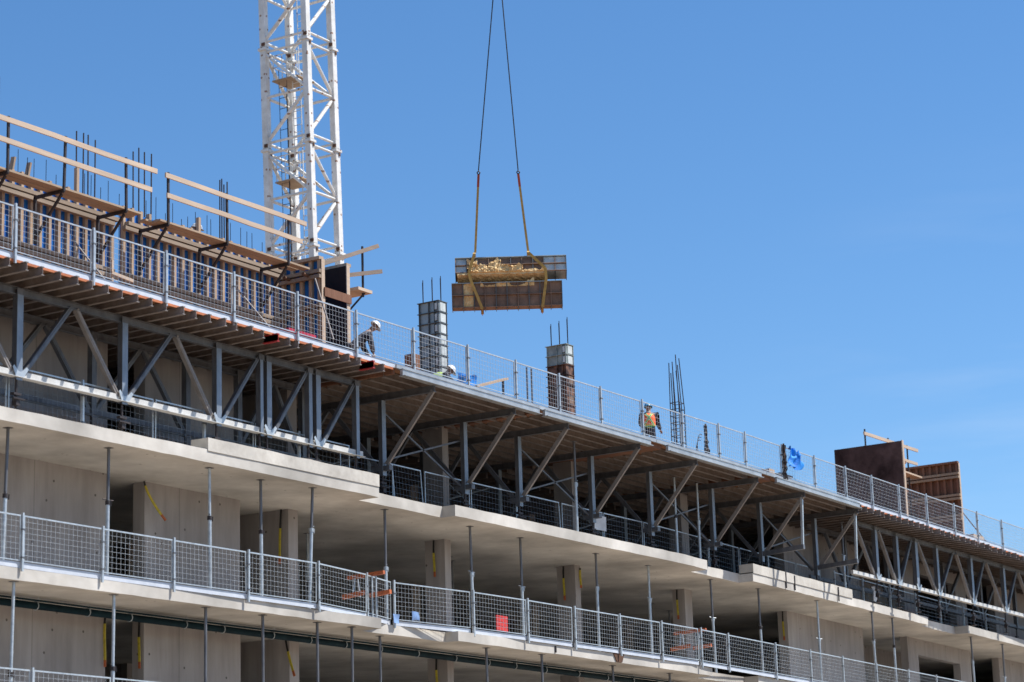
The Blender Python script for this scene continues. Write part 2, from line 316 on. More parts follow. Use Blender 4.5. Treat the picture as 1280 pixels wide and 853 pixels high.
# ------------------------------------------------------------------ flying formwork tables
def jack(t, F, u, v, z0=Z1, z1=11.27):
    m = MB(F); m.box((u - .09, v - .09, z0 + .002), (u + .09, v + .09, z0 + .02)); m.tube((u, v, z0 + .02), (u, v, z1 + .05), .028)
    m.tube((u, v, z0 + .30), (u, v, z0 + .36), .075); m.box((u - .11, v - .05, z0 + .42), (u + .11, v + .05, z0 + .47))
    m.box((u - .06, v - .07, z0 + .2), (u + .05, v + .06, z0 + .3)); m.bar((u - .16, v - .08, z0 + .34), (u + .16, v - .1, z0 + .33), .03)
    m.build('screw_jack', 'dark', t)
def frame_truss(t, u0, u1, verts, diags, v, main=True):
    MB(D).ibeam((u0, v, 13.10), (u1, v, 13.10), .16, .12).build('top_chord', 'truss', t)
    b = MB(D); b.bar((u0, v, 11.34), (u1, v, 11.34), .10, .13)
    b.bar((u0, v - .045, 11.262), (u1, v - .045, 11.262), .17, .012)
    b.build('bottom_chord', 'beamwhite' if main else 'truss', t)
    for k, (u, wd) in enumerate(verts):
        m = MB(D); m.box((u - wd / 2, v - .075, 11.25), (u + wd / 2, v + .065, 13.03)); m.box((u - .1, v - .09, 13.02), (u + .1, v - .08, 13.15))
        ve = m.build('vertical', 'truss', t); MB(D).box((u - wd / 2 - .012, v - .09, 11.2), (u + wd / 2 + .012, v - .0755, 13.018)).build('front_face_strip', 'trusslight' if main else 'truss', ve)  # strip added to carry the painted brightness of the front face
        if main and wd > .1:
            g_ = MB(D); g_.add([(u - .11, v - .1, 11.27), (u + .12, v - .1, 11.27), (u + .26, v - .1, 11.46), (u + .20, v - .1, 11.50), (u + .05, v - .1, 11.38), (u - .04, v - .1, 11.38), (u - .16, v - .1, 11.50), (u - .2, v - .1, 11.46)], [tuple(range(8))])
            g_.v += [p + Vector((0, .012, 0)) for p in g_.v[:8]]; g_.fa += [tuple(range(15, 7, -1))] + [(i, 8 + i, 8 + (i + 1) % 8, (i + 1) % 8) for i in range(8)]
            g_.build('gusset_plate', 'galv', t)
        jack(t, D, u, v)
    for (a, b_) in diags:
        m = MB(D); m.bar((a, v, 13.05), (b_, v, 11.36), .10, .105, up=(0, 1, 0)); m.bar((a, v - .056, 13.02), (b_, v - .056, 11.40), .035, .012, up=(0, 1, 0))
        m.build('diagonal', 'strut' if main and b_ > a else 'truss', t)  # diagonals turned to the sun get the paler, sunlit steel
def deck(t, u0, u1, v0=-.5, v1=5.6, z=13.40, edge=True):
    MB(D).box((u0, v0, z), (u1, v1, z + .02)).build('plywood_deck', 'ply', t)
    if edge: MB(D).box((u0, v0 - .035, z - .035), (u1, v0 - .002, z + .018)).build('edge_strip', 'plyedge', t)
def joists(t, u0, u1, step=.48, v0=-.68, v1=5.4, red=()):
    n = int((u1 - u0) / step)
    for k in range(n + 1):
        u = u0 + .1 + k * step + random.uniform(-.025, .025)
        if u > u1 - .05: break
        e = v0 + random.uniform(-.05, .06)
        m = MB(D).ibeam((u, e, 13.29), (u, v1, 13.29), .19, .085, .02)
        jo = m.build('joist', 'joist', t)
        if k in red: MB(D).ibeam((u, e - .012, 13.29), (u, e + .42, 13.29), .196, .092, .024).build('painted_tip', 'redjoist', jo)
tl = 'truss formwork table with close joists, '
TA = thing('formwork_table', tl + 'the long one at far left', 'formwork', D(37, .4, Z1), 'formwork tables under the upper deck')
deck(TA, 22, 44.0); joists(TA, 22.1, 44.0, red=(44,))
frame_truss(TA, 22.1, 44.02, [(26.3, .15), (29.5, .15), (32.75, .15), (35.98, .15), (39.2, .15), (42.38, .15), (43.93, .08)], [(34.3, 32.9), (34.5, 35.8), (37.55, 36.15), (37.72, 39.05), (40.78, 39.35), (40.95, 42.22), (43.85, 42.55), (31.2, 32.6)], .4)
frame_truss(TA, 29.9, 44.02, [(33.5, .13), (36.6, .13), (39.8, .13), (43.0, .13)], [(35.0, 33.6), (35.1, 36.5), (38.2, 36.7), (38.3, 39.7), (41.4, 39.9), (41.5, 42.9)], 1.85, False)
TB = thing('formwork_table', tl + 'the short one left of the deck step', 'formwork', D(46, .4, Z1), 'formwork tables under the upper deck')
deck(TB, 44.0, 48.05); joists(TB, 44.0, 47.75, red=(6,))
frame_truss(TB, 44.06, 47.92, [(44.21, .15), (45.79, .1), (46.1, .15), (47.68, .1)], [(45.72, 44.42), (47.6, 46.3)], .4)
frame_truss(TB, 44.06, 47.92, [(44.9, .13), (47.4, .13)], [(46.2, 45.0), (46.3, 47.3)], 1.85, False)
TR = thing('formwork_table', tl + 'below the dark panel at right', 'formwork', D(80, .4, Z1), 'formwork tables under the upper deck')
deck(TR, 75.0, 86.5); joists(TR, 75.1, 86.5, .5)
frame_truss(TR, 76.5, 86.4, [(78.64, .17), (80.53, .16), (82.33, .2), (84.36, .16)], [(77.0, 78.45), (79.0, 80.36), (82.0, 80.75), (82.62, 84.18), (86.1, 84.55)], .4)
frame_truss(TR, 76.5, 86.4, [(79.6, .13), (83.4, .13)], [(78, 79.5), (81.5, 79.7), (81.7, 83.3), (85.5, 83.5)], 2.0, False)
TS = thing('formwork_table', tl + 'farthest right, cut by the frame', 'formwork', D(92, .4, Z1), 'formwork tables under the upper deck')
deck(TS, 86.5, 112); joists(TS, 86.55, 111.9, .5, red=(18, 19))
frame_truss(TS, 86.45, 111.8, [(87.87, .17), (91.4, .17), (95, .17), (98.6, .17), (102, .17), (105.5, .17), (109, .17)], [(86.5, 87.7), (89.36, 88.05), (89.62, 91.2), (92.98, 91.6), (93.2, 94.8), (96.6, 95.2), (96.9, 98.4), (100.2, 98.8)], .4)
frame_truss(TS, 86.45, 111.8, [(89, .13), (93, .13), (97, .13), (101, .13)], [(87.3, 88.9), (91, 89.1), (91.1, 92.9), (95, 93.1)], 2.0, False)

# middle tables: trusses run into the building, joists along the facade
mid = [((48.17, 54.45), ((49.61, 0), (53.31, 0)), 'leftmost of four, below the kneeling worker'),
       ((54.72, 60.4), ((55.97, 0), (59.83, 0)), 'under the rusty column form'),
       ((61.40, 67.34), ((63.19, 0), (67.15, 0)), 'under the tall rebar cage'),
       ((68.45, 74.95), ((70.59, 1), (74.87, 1)), 'under the blue tarp')]
for (a, b), trs, w_ in mid:
    t = thing('formwork_table', 'formwork table with raking struts, ' + w_, 'formwork', D((a + b) / 2, 1, Z1), 'formwork tables under the upper deck')
    lo = 48.05 if a < 49 else a - .14; hi = b + .13 if b < 70 else 75.0
    if a > 60 and a < 62: lo = 60.9
    if b > 67 and b < 68: hi = 67.9
    if a > 54 and a < 55: hi = 60.9; lo = 54.58
    if a < 49: hi = 54.58
    if a > 68: lo = 67.9
    MB(D).box((lo, -.56, 13.40), (hi, 5.6, 13.42)).build('plywood_deck', 'ply', t)
    m = MB(D); m.box((a, -.72, 13.22), (b, -.64, 13.385)); m.box((a, -.80, 13.205), (b, -.6, 13.222)); m.box((a, -.74, 13.372), (b, -.585, 13.392)); m.build('edge_beam', 'alu', t)
    MB(D).box((lo + .01, -.62, 13.40), (hi - .01, -.565, 13.49)).build('edge_strip', 'alu', t)
    k = 0
    for v in [i * .46 - .22 for i in range(13)]:
        m = MB(D).ibeam((a + random.uniform(-.12, .1), v, 13.30), (b + random.uniform(-.1, .12), v, 13.30), .17, .085, .02); m.build('joist', 'joist', t)
    for (x0, x1) in ((lo, a - .02), (b + .02, hi)):
        if x1 - x0 > .1: MB(D).box((x0 + .005, -.5, 13.27), (x1 - .005, 3.6, 13.395)).build('filler_timber', 'brown', t)
    us = [x[0] for x in trs]
    for u, lower in trs:
        MB(D).ibeam((u, -.68, 13.125), (u, 6.2, 13.125), .17, .12).build('top_chord', 'truss', t)
        for v, wd in ((1.0, .13), (4.2, .13)):
            m = MB(D); m.box((u - wd / 2, v - .06, 11.1), (u + wd / 2, v + .06, 13.04)); ve = m.build('vertical', 'truss', t); MB(D).box((u - wd / 2 - .02, v - .08, 11.1), (u + wd / 2 + .01, v - .0605, 13.04)).build('front_face_strip', 'trusslight', ve)  # front strip painted lighter, as the sky brightens that face
            jack(t, D, u, v, z1=11.08)
        for (va, za, vb, zb) in ((-.62, 13.08, .86, 11.38), (2.6, 13.04, 1.12, 11.3), (2.7, 13.04, 4.1, 11.3)):
            m = MB(D); m.bar((u, va, za), (u, vb, zb), .11, .07, up=(1, 0, 0)); m.build('raking_strut', 'strut' if va < 0 else 'truss', t)  # outer struts get the paler, sunlit steel
        if lower:
            MB(D).bar((u, 1.0, 11.36), (u, -.55, 11.44), .12, .15, up=(0, 0, 1)).build('lower_chord', 'truss', t)
            MB(D).bar((u, -.50, 11.5), (u, -.56, 13.05), .075, .075).build('outer_post', 'galv', t)
        else:
            MB(D).bar((u, 1.3, 11.28), (u, .72, 11.28), .16, .12).build('lower_chord', 'truss', t)
    for v in (1.0, 4.2):
        for (za, zb) in ((12.85, 11.32), (11.5, 12.55)):
            MB(D).bar((us[0] + .05, v + .09, za), (us[1] - .05, v + .09, zb), .045, .045).build('cross_brace', 'truss', t)
m = MB(D); m.box((22, 5.55, 13.386), (66, 18.5, 13.396)); m.box((66, 5.55, 13.386), (112, 18.5, 13.396))
bd = thing('rear_deck', 'bare plywood deck behind the formwork tables, over the top floor', 'deck', D(66, 9, 13.39)); m.build('plywood_deck', 'ply', bd)
m = MB(D)
for u in [22.5 + .6 * i for i in range(148)]: m.bar((u, 5.7, 13.29), (u, 15.6, 13.29), .08, .17)
o = m.build('joist', 'joist', bd); o['kind'] = 'stuff'

# ------------------------------------------------------------------ fences
def fence(F, a, b, v, z0, h, label, group, toe=.0, tilt=0, posts=True, cw=.145, ch=.115, wr=.0028, drop=.06, matw='wire', vb=None):
    vb = v if vb is None else vb; F0 = F; va_ = v
    F = lambda u_, v_, z_: F0(u_, v_ + (vb - va_) * (u_ - a) / (b - a), z_)
    t = thing('fence_panel', label, 'fence', F((a + b) / 2, v, z0), group)
    top = z0 + h; bot = z0 + toe + .03
    def q(u, z): return (u + tilt * (z - z0), v + tiltv * (z - z0), z)
    tiltv = random.uniform(-.012, .012)
    m = MB(F); m.bar(q(a, top), q(b, top), .026, .03); m.bar(q(a, bot), q(b, bot), .02, .02)
    m.bar(q(a + .012, bot), q(a + .012, top), .024); m.bar(q(b - .012, bot), q(b - .012, top), .024); m.build('frame', 'galv', t)
    m = MB(F); n = max(2, round((b - a) / cw))
    for k in range(1, n): m.bar(q(a + (b - a) * k / n, bot), q(a + (b - a) * k / n, top), wr * 2, wr * 2, caps=False)
    n2 = max(2, round((top - bot) / ch))
    for k in range(1, n2): m.bar(q(a, bot + (top - bot) * k / n2), q(b, bot + (top - bot) * k / n2), wr * 2, wr * 2, caps=False)
    m.build('wire_mesh', matw, t)
    if posts:
        m = MB(F); pj = random.uniform(-.015, .015)
        m.bar((a - .05, v - .03, z0 - drop), (a - .05 + pj, v - .03, top + .06), .045, .045); p = m.build('post', 'galv', t)
        p['_w'] = t['_w']
        for zc in (.18, .72): 
            c = MB(F); c.box((a - .083, v - .055, z0 + h * zc), (a + .015, v + .015, z0 + h * zc + .035)); c.box((a - .12, v - .045, z0 + h * zc + .008), (a - .0831, v - .03, z0 + h * zc + .023)); c.build('clamp', 'truss', p)
    if toe > 0:
        m = MB(F); m.box((a - .03, v + .02, z0 + .004), (b + .03, v + .045, z0 + toe)); m.build('toe_board', 'toe', t)
    return t
TF = [32.75, 34.88, 37.2, 39.51, 41.83, 44.16, 46.47, 48.86, 51.28, 53.54, 55.71, 57.91, 60.22, 62.56, 64.82, 66.55, 69.21, 71.71, 74.21, 76.43, 78.83, 81.39, 84.07, 86.44, 89.08, 92.22]
for k, (a, b) in enumerate(zip(TF, TF[1:])):
    fence(D, a + .07, b - .03, -.545, ZD, 1.10, 'wire mesh guard panel on the upper deck edge, %s from the left%s' % (ORD[k], {0: ', cut by frame', 7: ', before bending worker', 8: ', before grey form', 11: ', before rusty form', 13: ', before orange worker', 16: ', with blue tarp'}.get(k, '')),
          'mesh guard panels along the upper deck', toe=.13, cw=.125, ch=.12, wr=.0024, drop=.1)
MF = [(33.46, 35.64), (35.78, 38.05), (38.1, 40.19), (40.32, 42.64), (42.78, 45.15), (45.31, 47.5), (47.68, 49.04), (49.23, 52.03), (52.2, 54.45), (54.62, 56.75), (56.97, 59.21), (59.38, 61.54), (61.73, 63.86), (64.13, 65.87), (66.04, 69.44), (69.56, 72.25), (72.35, 75.0), (75.1, 78.0), (78.12, 81.1), (81.19, 83.95), (84.03, 87.5)]
for k, (a, b) in enumerate(MF):
    fv = [-.05, -.07, -.10, -.14, -.20, -.24, .12, .42, .06, -.04]
    fe = {5: .06, 6: .45, 7: .10}
    v_ = fv[k] if k < 10 else -.05
    fence(S, a, b + .05, v_, Z2, 1.06, 'wire mesh guard panel on the middle floor, %s from the left%s' % (ORD[k], {0: ', cut by frame', 5: ', left of trestle', 6: ', narrow, beside trestle', 8: ', before red board'}.get(k, '')),
          'mesh guard panels along the middle floor', toe=.12, drop=.07, cw=.13, ch=.11, wr=.0025, vb=fe.get(k, fv[k + 1] if k < 9 else v_))
for k, u in enumerate((31.4, 33.75, 36.1, 38.45, 40.8)):
    if k == 0: continue
    fence(S, u + .04, u + 2.3, -.05, Z3, 1.2, 'wire mesh guard panel on the lowest floor, %s from the left' % ORD[k - 1], 'mesh guard panels along the lowest floor', toe=.1)
LF = [(33.7, .45), (35.95, .45), (38.2, .45), (40.5, .45), (42.2, .45), (44.0, .45), (45.7, .45)]
k = 0
for (a, b) in zip([x[0] for x in LF], [x[0] for x in LF][1:] + [47.75]):
    fence(S, a + .03, b - .03, .62, Z1, 1.08, 'shaded mesh panel behind the left trusses, %s from the left' % ORD[k], 'mesh guard panels behind the trusses', posts=(k % 2 == 0), tilt=0, drop=0, matw='wireshaded', cw=.15, ch=.14); k += 1
us = [48.1, 50.4, 51.75, 53.9, 56.2, 58.5, 60.8, 63.1, 65.3, 67.6, 69.9, 72.2, 74.5, 76.6]
for (a, b) in zip(us, us[1:]):
    fence(S, a + .03, b - .04, 1.22, Z1, 1.06, 'shaded mesh panel behind the raking struts, %s of them from the left' % ORD[k - 7], 'mesh guard panels behind the trusses', posts=False, drop=0, matw='wireshaded', cw=.15, ch=.14, tilt=(-.10 if k in (8, 11) else 0)); k += 1
us = [76.7, 79.3, 81.9, 84.5, 87.1, 89.7, 92.3, 94.9]
for (a, b) in zip(us, us[1:]):
    fence(S, a + .03, b - .04, .75, Z1, .95, 'shaded railed panel behind the right trusses, %s of them from the left' % ORD[k - 20], 'mesh guard panels behind the trusses', posts=True, cw=.4, ch=.13, wr=.005, drop=0, matw='wireshaded'); k += 1

# ------------------------------------------------------------------ props
def prop(F, u, v, z0, z1, label, group, du=0, s=.55, m1='galv'):
    t = thing('steel_prop', label, 'prop', F(u + du, v, z0), group)
    def q(z): f = (z - z0) / (z1 - z0); return (u + du * (1 - f), v, z)
    zm = z0 + (z1 - z0) * s
    MB(F).tube(q(z0 + .008), q(zm), .043, n=10).build('outer_tube', m1, t, smooth=False)
    MB(F).tube(q(zm - .02), q(z1 - .008), .034, n=10).build('inner_tube', 'truss' if random.random() < .6 else 'galv', t)
    for z in (z0, z1):
        a = q(z); MB(F).box((a[0] - .075, v - .075, z + (.001 if z == z0 else -.010)), (a[0] + .075, v + .075, z + (.010 if z == z0 else -.001))).build('end_plate', 'truss', t)
    a = q(zm); an = random.uniform(-.5, 1.2); c, sn = math.cos(an), math.sin(an)
    m = MB(F); m.tube((a[0], v, zm - .07), (a[0], v, zm + .02), .055, n=10); m.tube((a[0] - .12 * c, v - .12 * sn, zm + .05), (a[0] + .13 * c, v + .13 * sn, zm + .025), .012, n=6)
    m.tube((a[0] + .1, v, zm - .09), (a[0] + .1, v - .01, zm + .02), .014, n=6)
    m.build('collar', 'dark' if random.random() < .4 else 'galv', t)
P2 = [(35.79, .42, -.1), (38.75, .36, -.04), (42.01, .30, .02), (43.97, .40, 0), (45.62, .16, -.18), (49.33, .75, 0), (53.05, .69, .05), (55.65, .8, .02), (59.65, .83, .0), (62.86, .96, 0), (66.97, .91, .1), (70.05, .67, .05), (74.3, .43, .0), (78.63, .2, .1), (80.84, .3, .05), (88.98, .25, .1), (92.53, .2, 0), (51.0, 4.5, 0), (50.2, 5.2, 0), (57.2, 4.2, 0), (57.9, 4.6, 0), (63.9, 4.6, 0), (64.6, 4.4, 0), (47.2, 7.0, 0), (70.8, 5, 0), (72.9, 5.4, 0)]
for k, (u, v, du) in enumerate(P2):
    w_ = 'steel prop under the sunlit slab edge on the middle floor, %s from the left' % ORD[k] if k < 17 else 'thin dark prop deep inside the middle floor, %s such from the left' % ORD[k - 17]
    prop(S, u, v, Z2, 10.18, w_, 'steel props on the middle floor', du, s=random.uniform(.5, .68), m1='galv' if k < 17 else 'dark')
P3 = [(35.73, .13, -.06), (38.66, .02, -.03), (41.64, .07, -.02), (43.65, .11, 0), (45.66, .07, .0), (47.01, .1, .0), (48.99, .72, 0), (53.28, .43, .0), (55.74, .29, 0), (59.83, .52, 0), (63.1, .53, 0)]
for k, (u, v, du) in enumerate(P3):
    prop(S, u, max(v, .1), Z3, 6.98, 'steel prop on the lowest visible floor below the pipe, %s from the left' % ORD[k], 'steel props on the lowest floor', du, s=random.uniform(.35, .5))
for k, (u, v) in enumerate(((57.9, .35), (64.9, 1.0), (76.6, .3), (66.3, .9))):
    prop(S, u, v, Z1, 13.12, 'slim prop standing among the trusses on the top floor, %s from the left' % ('first', 'second', 'last', 'third')[k], 'slim props among the trusses')

# ------------------------------------------------------------------ pipe with hangers
t = thing('drain_pipe', 'long dark green pipe hung under the slab edge, running along the bottom of the photo', 'pipe', S(50, 1.5, 6.6))
m = MB(S); m.tube((24, 1.5, 6.80), (63.5, 1.5, 6.80), .078, n=12); m.tube((63.5, 1.5, 6.80), (90, 1.5, 6.80), .078, n=12); m.build('pipe_run', 'pipe', t, smooth=True)
m = MB(S); m.tube((24, 1.32, 6.88), (63.5, 1.32, 6.88), .022, n=8); m.tube((63.5, 1.32, 6.88), (90, 1.32, 6.88), .022, n=8); m.build('conduit', 'pipe', t)
for i in range(22):
    u = 34.7 + i * 1.55 + random.uniform(-.2, .2); m = MB(S)
    m.tube((u, 1.43, 6.79), (u, 1.43, 6.985), .010, n=6)
    pts = [(u, 1.5 + .092 * math.cos(a), 6.80 + .092 * math.sin(a)) for a in [j * math.pi / 6 for j in range(13)]]
    m.path(pts, .010, 5); m.build('pipe_hanger', 'galv', t)

# ------------------------------------------------------------------ hanging straps on wall and column heads
ST = [(42.24, 2.49, 10.17, .9, .32, 1, 'curled, on the big wall block left of centre'), (47.50, 2.6, 10.17, 1.35, -.08, 0, 'on the side of the pale pier below the sunlit slab'),
      (54.31, 2.74, 10.17, 1.0, 0, 0, 'on the column behind the fence, right of the first orange trestle'), (61.05, 2.8, 10.15, 1.0, 0, 0, 'on the second slim column'), (61.34, 2.40, 10.1, .6, 0, 1, 'short, on the front corner of the second slim column'),
      (68.24, 2.75, 10.17, .95, 0, 0, 'on the left side of the third column, over the second trestle'), (68.87, 2.7, 9.95, .85, 0, 1, 'on the right side of the third column'), (76.02, 2.5, 10.17, 1.0, 0, 0, 'on the edge of the broad wall at right'),
      (40.94, 2.43, 6.9, 1.1, 0, 1, 'below the pipe, on the leftmost wall end'), (42.27, 2.6, 6.97, 1.1, 0, 0, 'below the pipe, on the second wall block'), (47.52, 2.6, 6.97, .95, .3, 0, 'below the pipe, slanting on the pier'), (54.31, 2.74, 6.97, .9, 0, 0, 'at the bottom edge of the photo on the slim column')]
for (u, v, z, L_, sl, allyel, w_) in ST:
    t = thing('hanging_strap', 'yellow strap hanging ' + w_, 'strap', S(u, v, z), 'yellow straps on walls and columns')
    def pt(f): 
        if sl > .2: return (u + (.42 * f ** 1.6 if u < 43 else .05), v - .02 - sl * (f ** 1.3) * .9 - .03, z - L_ * f)
        return (u - .012, v - sl * f - .012 + .01 * math.sin(f * 5), z - L_ * f)
    for nm, f0, f1, mm in (('strap_top', 0, .35 if not allyel else .12, 'strapblack'), ('yellow_band', .35 if not allyel else .12, .86, 'yellow'), ('red_tip', .86, 1, 'orange')):
        m = MB(S); n = 5
        for i in range(n):
            a = f0 + (f1 - f0) * i / n; b = f0 + (f1 - f0) * (i + 1) / n
            m.bar(pt(a), pt(b), .062 if nm != 'strap_top' else .045, .02, up=(0, 1, 0) if u < 43 and z > 8 else (1, 0, 0))
        m.build(nm, mm, t)

# ------------------------------------------------------------------ orange trestles
def trestle(u, v, z, label, s=1.0):
    t = thing('trestle', label, 'trestle', S(u, v, z), 'orange trestles at the guard fence')
    m = MB(S); m.bar((u, v + .55, z + 1.10), (u, v - .55, z + 1.13), .085, .085); m.build('top_beam', 'orange', t)
    m = MB(S); m.bar((u - .12, v + .62, z + .62), (u - .12, v - .05, z + .68), .09, .10); m.build('lower_beam', 'orange', t)
    m = MB(S); m.bar((u + .1, v - .05, z + .62), (u + .1, v - .66, z + .66), .09, .10); m.build('lower_beam', 'orange', t)
    for (du, dv, h) in ((-.15, .3, .6), (.15, .3, .6), (0, -.30, 0), (0, -.18, 0)):
        MB(S).bar((u + du, v + dv, z + .01 + h), (u + du * .4, v + dv, z + 1.06), .035, .035).build('leg', 'galv', t)
trestle(47.95, .35, Z2, 'orange trestle with pale steel legs leaning over the fence, left one of three')
trestle(64.75, .62, Z2, 'orange trestle over the fence in front of the third column, middle one of three')
trestle(86.5, .3, 7.0, 'orange trestle at the bottom right corner of the photo')

# red board, bags, paper, rags
single(MB(S).box((53.22, .045, 7.40), (53.75, .065, 7.80)), 'sign_board', 'redsign', 'small plain bright red board behind the fence mesh on the middle floor', 'board')
def crumple(pts_u, pts_z, v, amp, seed, F=S, sc=2.4, fl=0):
    m = MB(F); nu, nz = len(pts_u), len(pts_z); rnd = random.Random(seed); V = []
    for j, z in enumerate(pts_z):
        for i, u in enumerate(pts_u):
            nvec = noise.noise_vector(Vector((u * sc, z * sc, seed * 3.7)))
            V.append((u + nvec.x * amp * .7, v + nvec.y * amp + fl * j / nz, z + nvec.z * amp * .7))
    n = len(V); V += [(a, b + .012, c) for a, b, c in V]
    Fc = []
    for j in range(nz - 1):
        for i in range(nu - 1):
            k = j * nu + i; Fc += [(k, k + 1, k + nu + 1, k + nu), (n + k, n + k + nu, n + k + nu + 1, n + k + 1)]
    for j in range(nz - 1):
        for i in (0, nu - 1): k = j * nu + i; Fc.append((k, k + nu, n + k + nu, n + k))
    for i in range(nu - 1):
        for j in (0, nz - 1): k = j * nu + i; Fc.append((k, n + k, n + k + 1, k + 1))
    return m.add(V, Fc)
ls = lambda a, b, n: [a + (b - a) * i / (n - 1) for i in range(n)]
single(crumple(ls(49.02, 49.25, 8), ls(7.26, 7.48, 8), .30, .07, 2, sc=4), 'plastic_bag', 'bag', 'pale blue plastic bag tied at the fence post right of the first trestle', 'bag', 'pale blue bags at the fence')
single(crumple(ls(49.5, 49.75, 7), ls(7.36, 7.56, 7), .06, .07, 5, sc=5), 'plastic_bag', 'bag', 'tiny pale blue bag behind the mesh, right of the fence post', 'bag', 'pale blue bags at the fence')
single(crumple(ls(60.2, 60.85, 5), ls(10.98, 11.4, 5), 1.16, .03, 9), 'paper_notice', 'paper', 'blank white sheet tied askew to the shaded fence behind the struts', 'sheet')
single(crumple(ls(79.1, 79.45, 6), ls(10.62, 11.16, 9), .30, .12, 12, sc=4), 'white_rag', 'paper', 'white rag hanging below the pale beam of the right trusses', 'rag')
m = MB(S); m.add([(59.0, -.01, 7.26), (59.62, -.01, 7.26), (59.48, -.01, 6.99), (59.2, -.01, 6.99), (59.0, .012, 7.26), (59.62, .012, 7.26), (59.48, .012, 6.99), (59.2, .012, 6.99)], [(0, 1, 2, 3), (7, 6, 5, 4), (0, 4, 5, 1), (1, 5, 6, 2), (2, 6, 7, 3), (3, 7, 4, 0)])
single(m, 'edge_plate', 'rust', 'rusty wedge shaped plate fixed on the sunlit slab edge under the mesh fence', 'plate')
# thin dark bars on the slab edges; those on the upstand draw cast shadows
for k, (u, z, h) in enumerate(((40.35, 7.0, .2), (56.0, 7.0, .2), (70.9, 10.2, .55), (71.6, 10.2, .5), (75.3, 10.2, .5))):
    m = MB(S); m.bar((u, -.0 if u < 60 else .03, z + .02), (u, -.0 if u < 60 else .03, z + h), .05, .03)
    single(m, 'edge_line', 'dark', 'thin dark line on the slab edge, ' + ('near the left below the mesh fence', 'right of the rusty column bay below the fence', 'shadow left of the pair on the right upstand', 'shadow right of the pair on the right upstand', 'shadow alone on the right upstand')[k], 'bracket', 'dark lines on slab edges')

# ------------------------------------------------------------------ wall formwork at upper left
VW = 2.45
def wallform(u0, u1, label, top, rails, posts, planks):
    t = thing('wall_form', label, 'wall form', D((u0 + u1) / 2, VW, ZD), 'wall forms on the upper deck')
    MB(D).box((u0, VW - .02, ZD + .003), (u1, VW, top - .05)).build('form_skin', 'blue', t)
    n = int((u1 - u0) / .29)
    for k in range(n + 1):
        u = u0 + .05 + k * (u1 - u0 - .1) / n
        h = top + random.uniform(-.03, .05) + (random.choice((.45, .6, .35)) if random.random() < .07 else 0)
        MB(D).box((u - .04, VW - .11, ZD + .01), (u + .04, VW - .021, h)).build('stud', 'stud', t)
    for z in (ZD + .45, ZD + 1.4, ZD + 2.66):
        for dz in (-.065, .065):
            MB(D).box((u0 + random.uniform(-.1, .1), VW - .24, z + dz - .045), (u1 + random.uniform(-.12, .05), VW - .113, z + dz + .045)).build('waler', 'waler', t)
    for (a, b) in planks:
        m = MB(D); 
        for i, (va, vb) in enumerate(((1.2, 1.42), (1.45, 1.67))):
            e = random.uniform(-.25, .2); m.box((a + e, va, 16.0 + .003 * i), (b + e * .6, vb, 16.045 + .003 * i))
        m.build('walkway', 'plank', t)
    for (a, b, z) in rails:
        m = MB(D); nseg = 5; zs = [z + random.uniform(-.012, .012) for _ in range(nseg + 1)]; vsq = [1.14 + random.uniform(-.01, .01) for _ in range(nseg + 1)]
        for i in range(nseg):
            m.bar((a + (b - a) * i / nseg, vsq[i], zs[i]), (a + (b - a) * (i + 1) / nseg, vsq[i + 1], zs[i + 1]), .04, .115)
        m.build('guard_rail', 'timber', t)
    for u in posts:
        m = MB(D); m.bar((u, 1.19, 15.95), (u + random.uniform(-.03, .03), 1.185, 17.22), .05, .05); m.build('guard_post', 'dark', t)
        m = MB(D); m.bar((u, 1.19, 15.96), (u, VW - .38, 15.96), .06, .07); m.bar((u, 1.25, 15.9), (u, VW - .4, 15.0), .05, .05, up=(1, 0, 0)); m.bar((u, VW - .40, 15.96), (u, VW - .40, 14.9), .06, .06); m.build('bracket', 'dark', t)
    return t
WF1 = wallform(33.0, 41.05, 'long timber and blue wall form with guard rails at the far upper left', 16.55, [(32.5, 41.16, 17.12), (32.5, 40.98, 16.64)], [36.42, 38.15, 40.18], [(32.5, 40.7)])
WF2 = wallform(41.35, 47.15, 'timber and blue wall form with guard rails just left of the crane', 16.55, [(41.45, 46.75, 17.12), (41.5, 46.6, 16.64)], [41.62, 43.75, 46.1], [(41.25, 46.9)])
def brace(t, p, q):
    MB(D).tube(p, q, .024, n=8).build('push_pull_brace', 'strut', t)
brace(WF1, (35.0, 1.75, 14.9), (35.0, .35, 13.5)); brace(WF1, (39.2, 1.9, 15.2), (39.2, .4, 13.5)); brace(WF2, (41.2, 1.9, 14.5), (41.2, .5, 13.5)); brace(WF2, (45.0, 1.9, 15.2), (45.0, .4, 13.5)); brace(WF1, (34.7, 1.3, 15.3), (34.9, .5, 13.6))
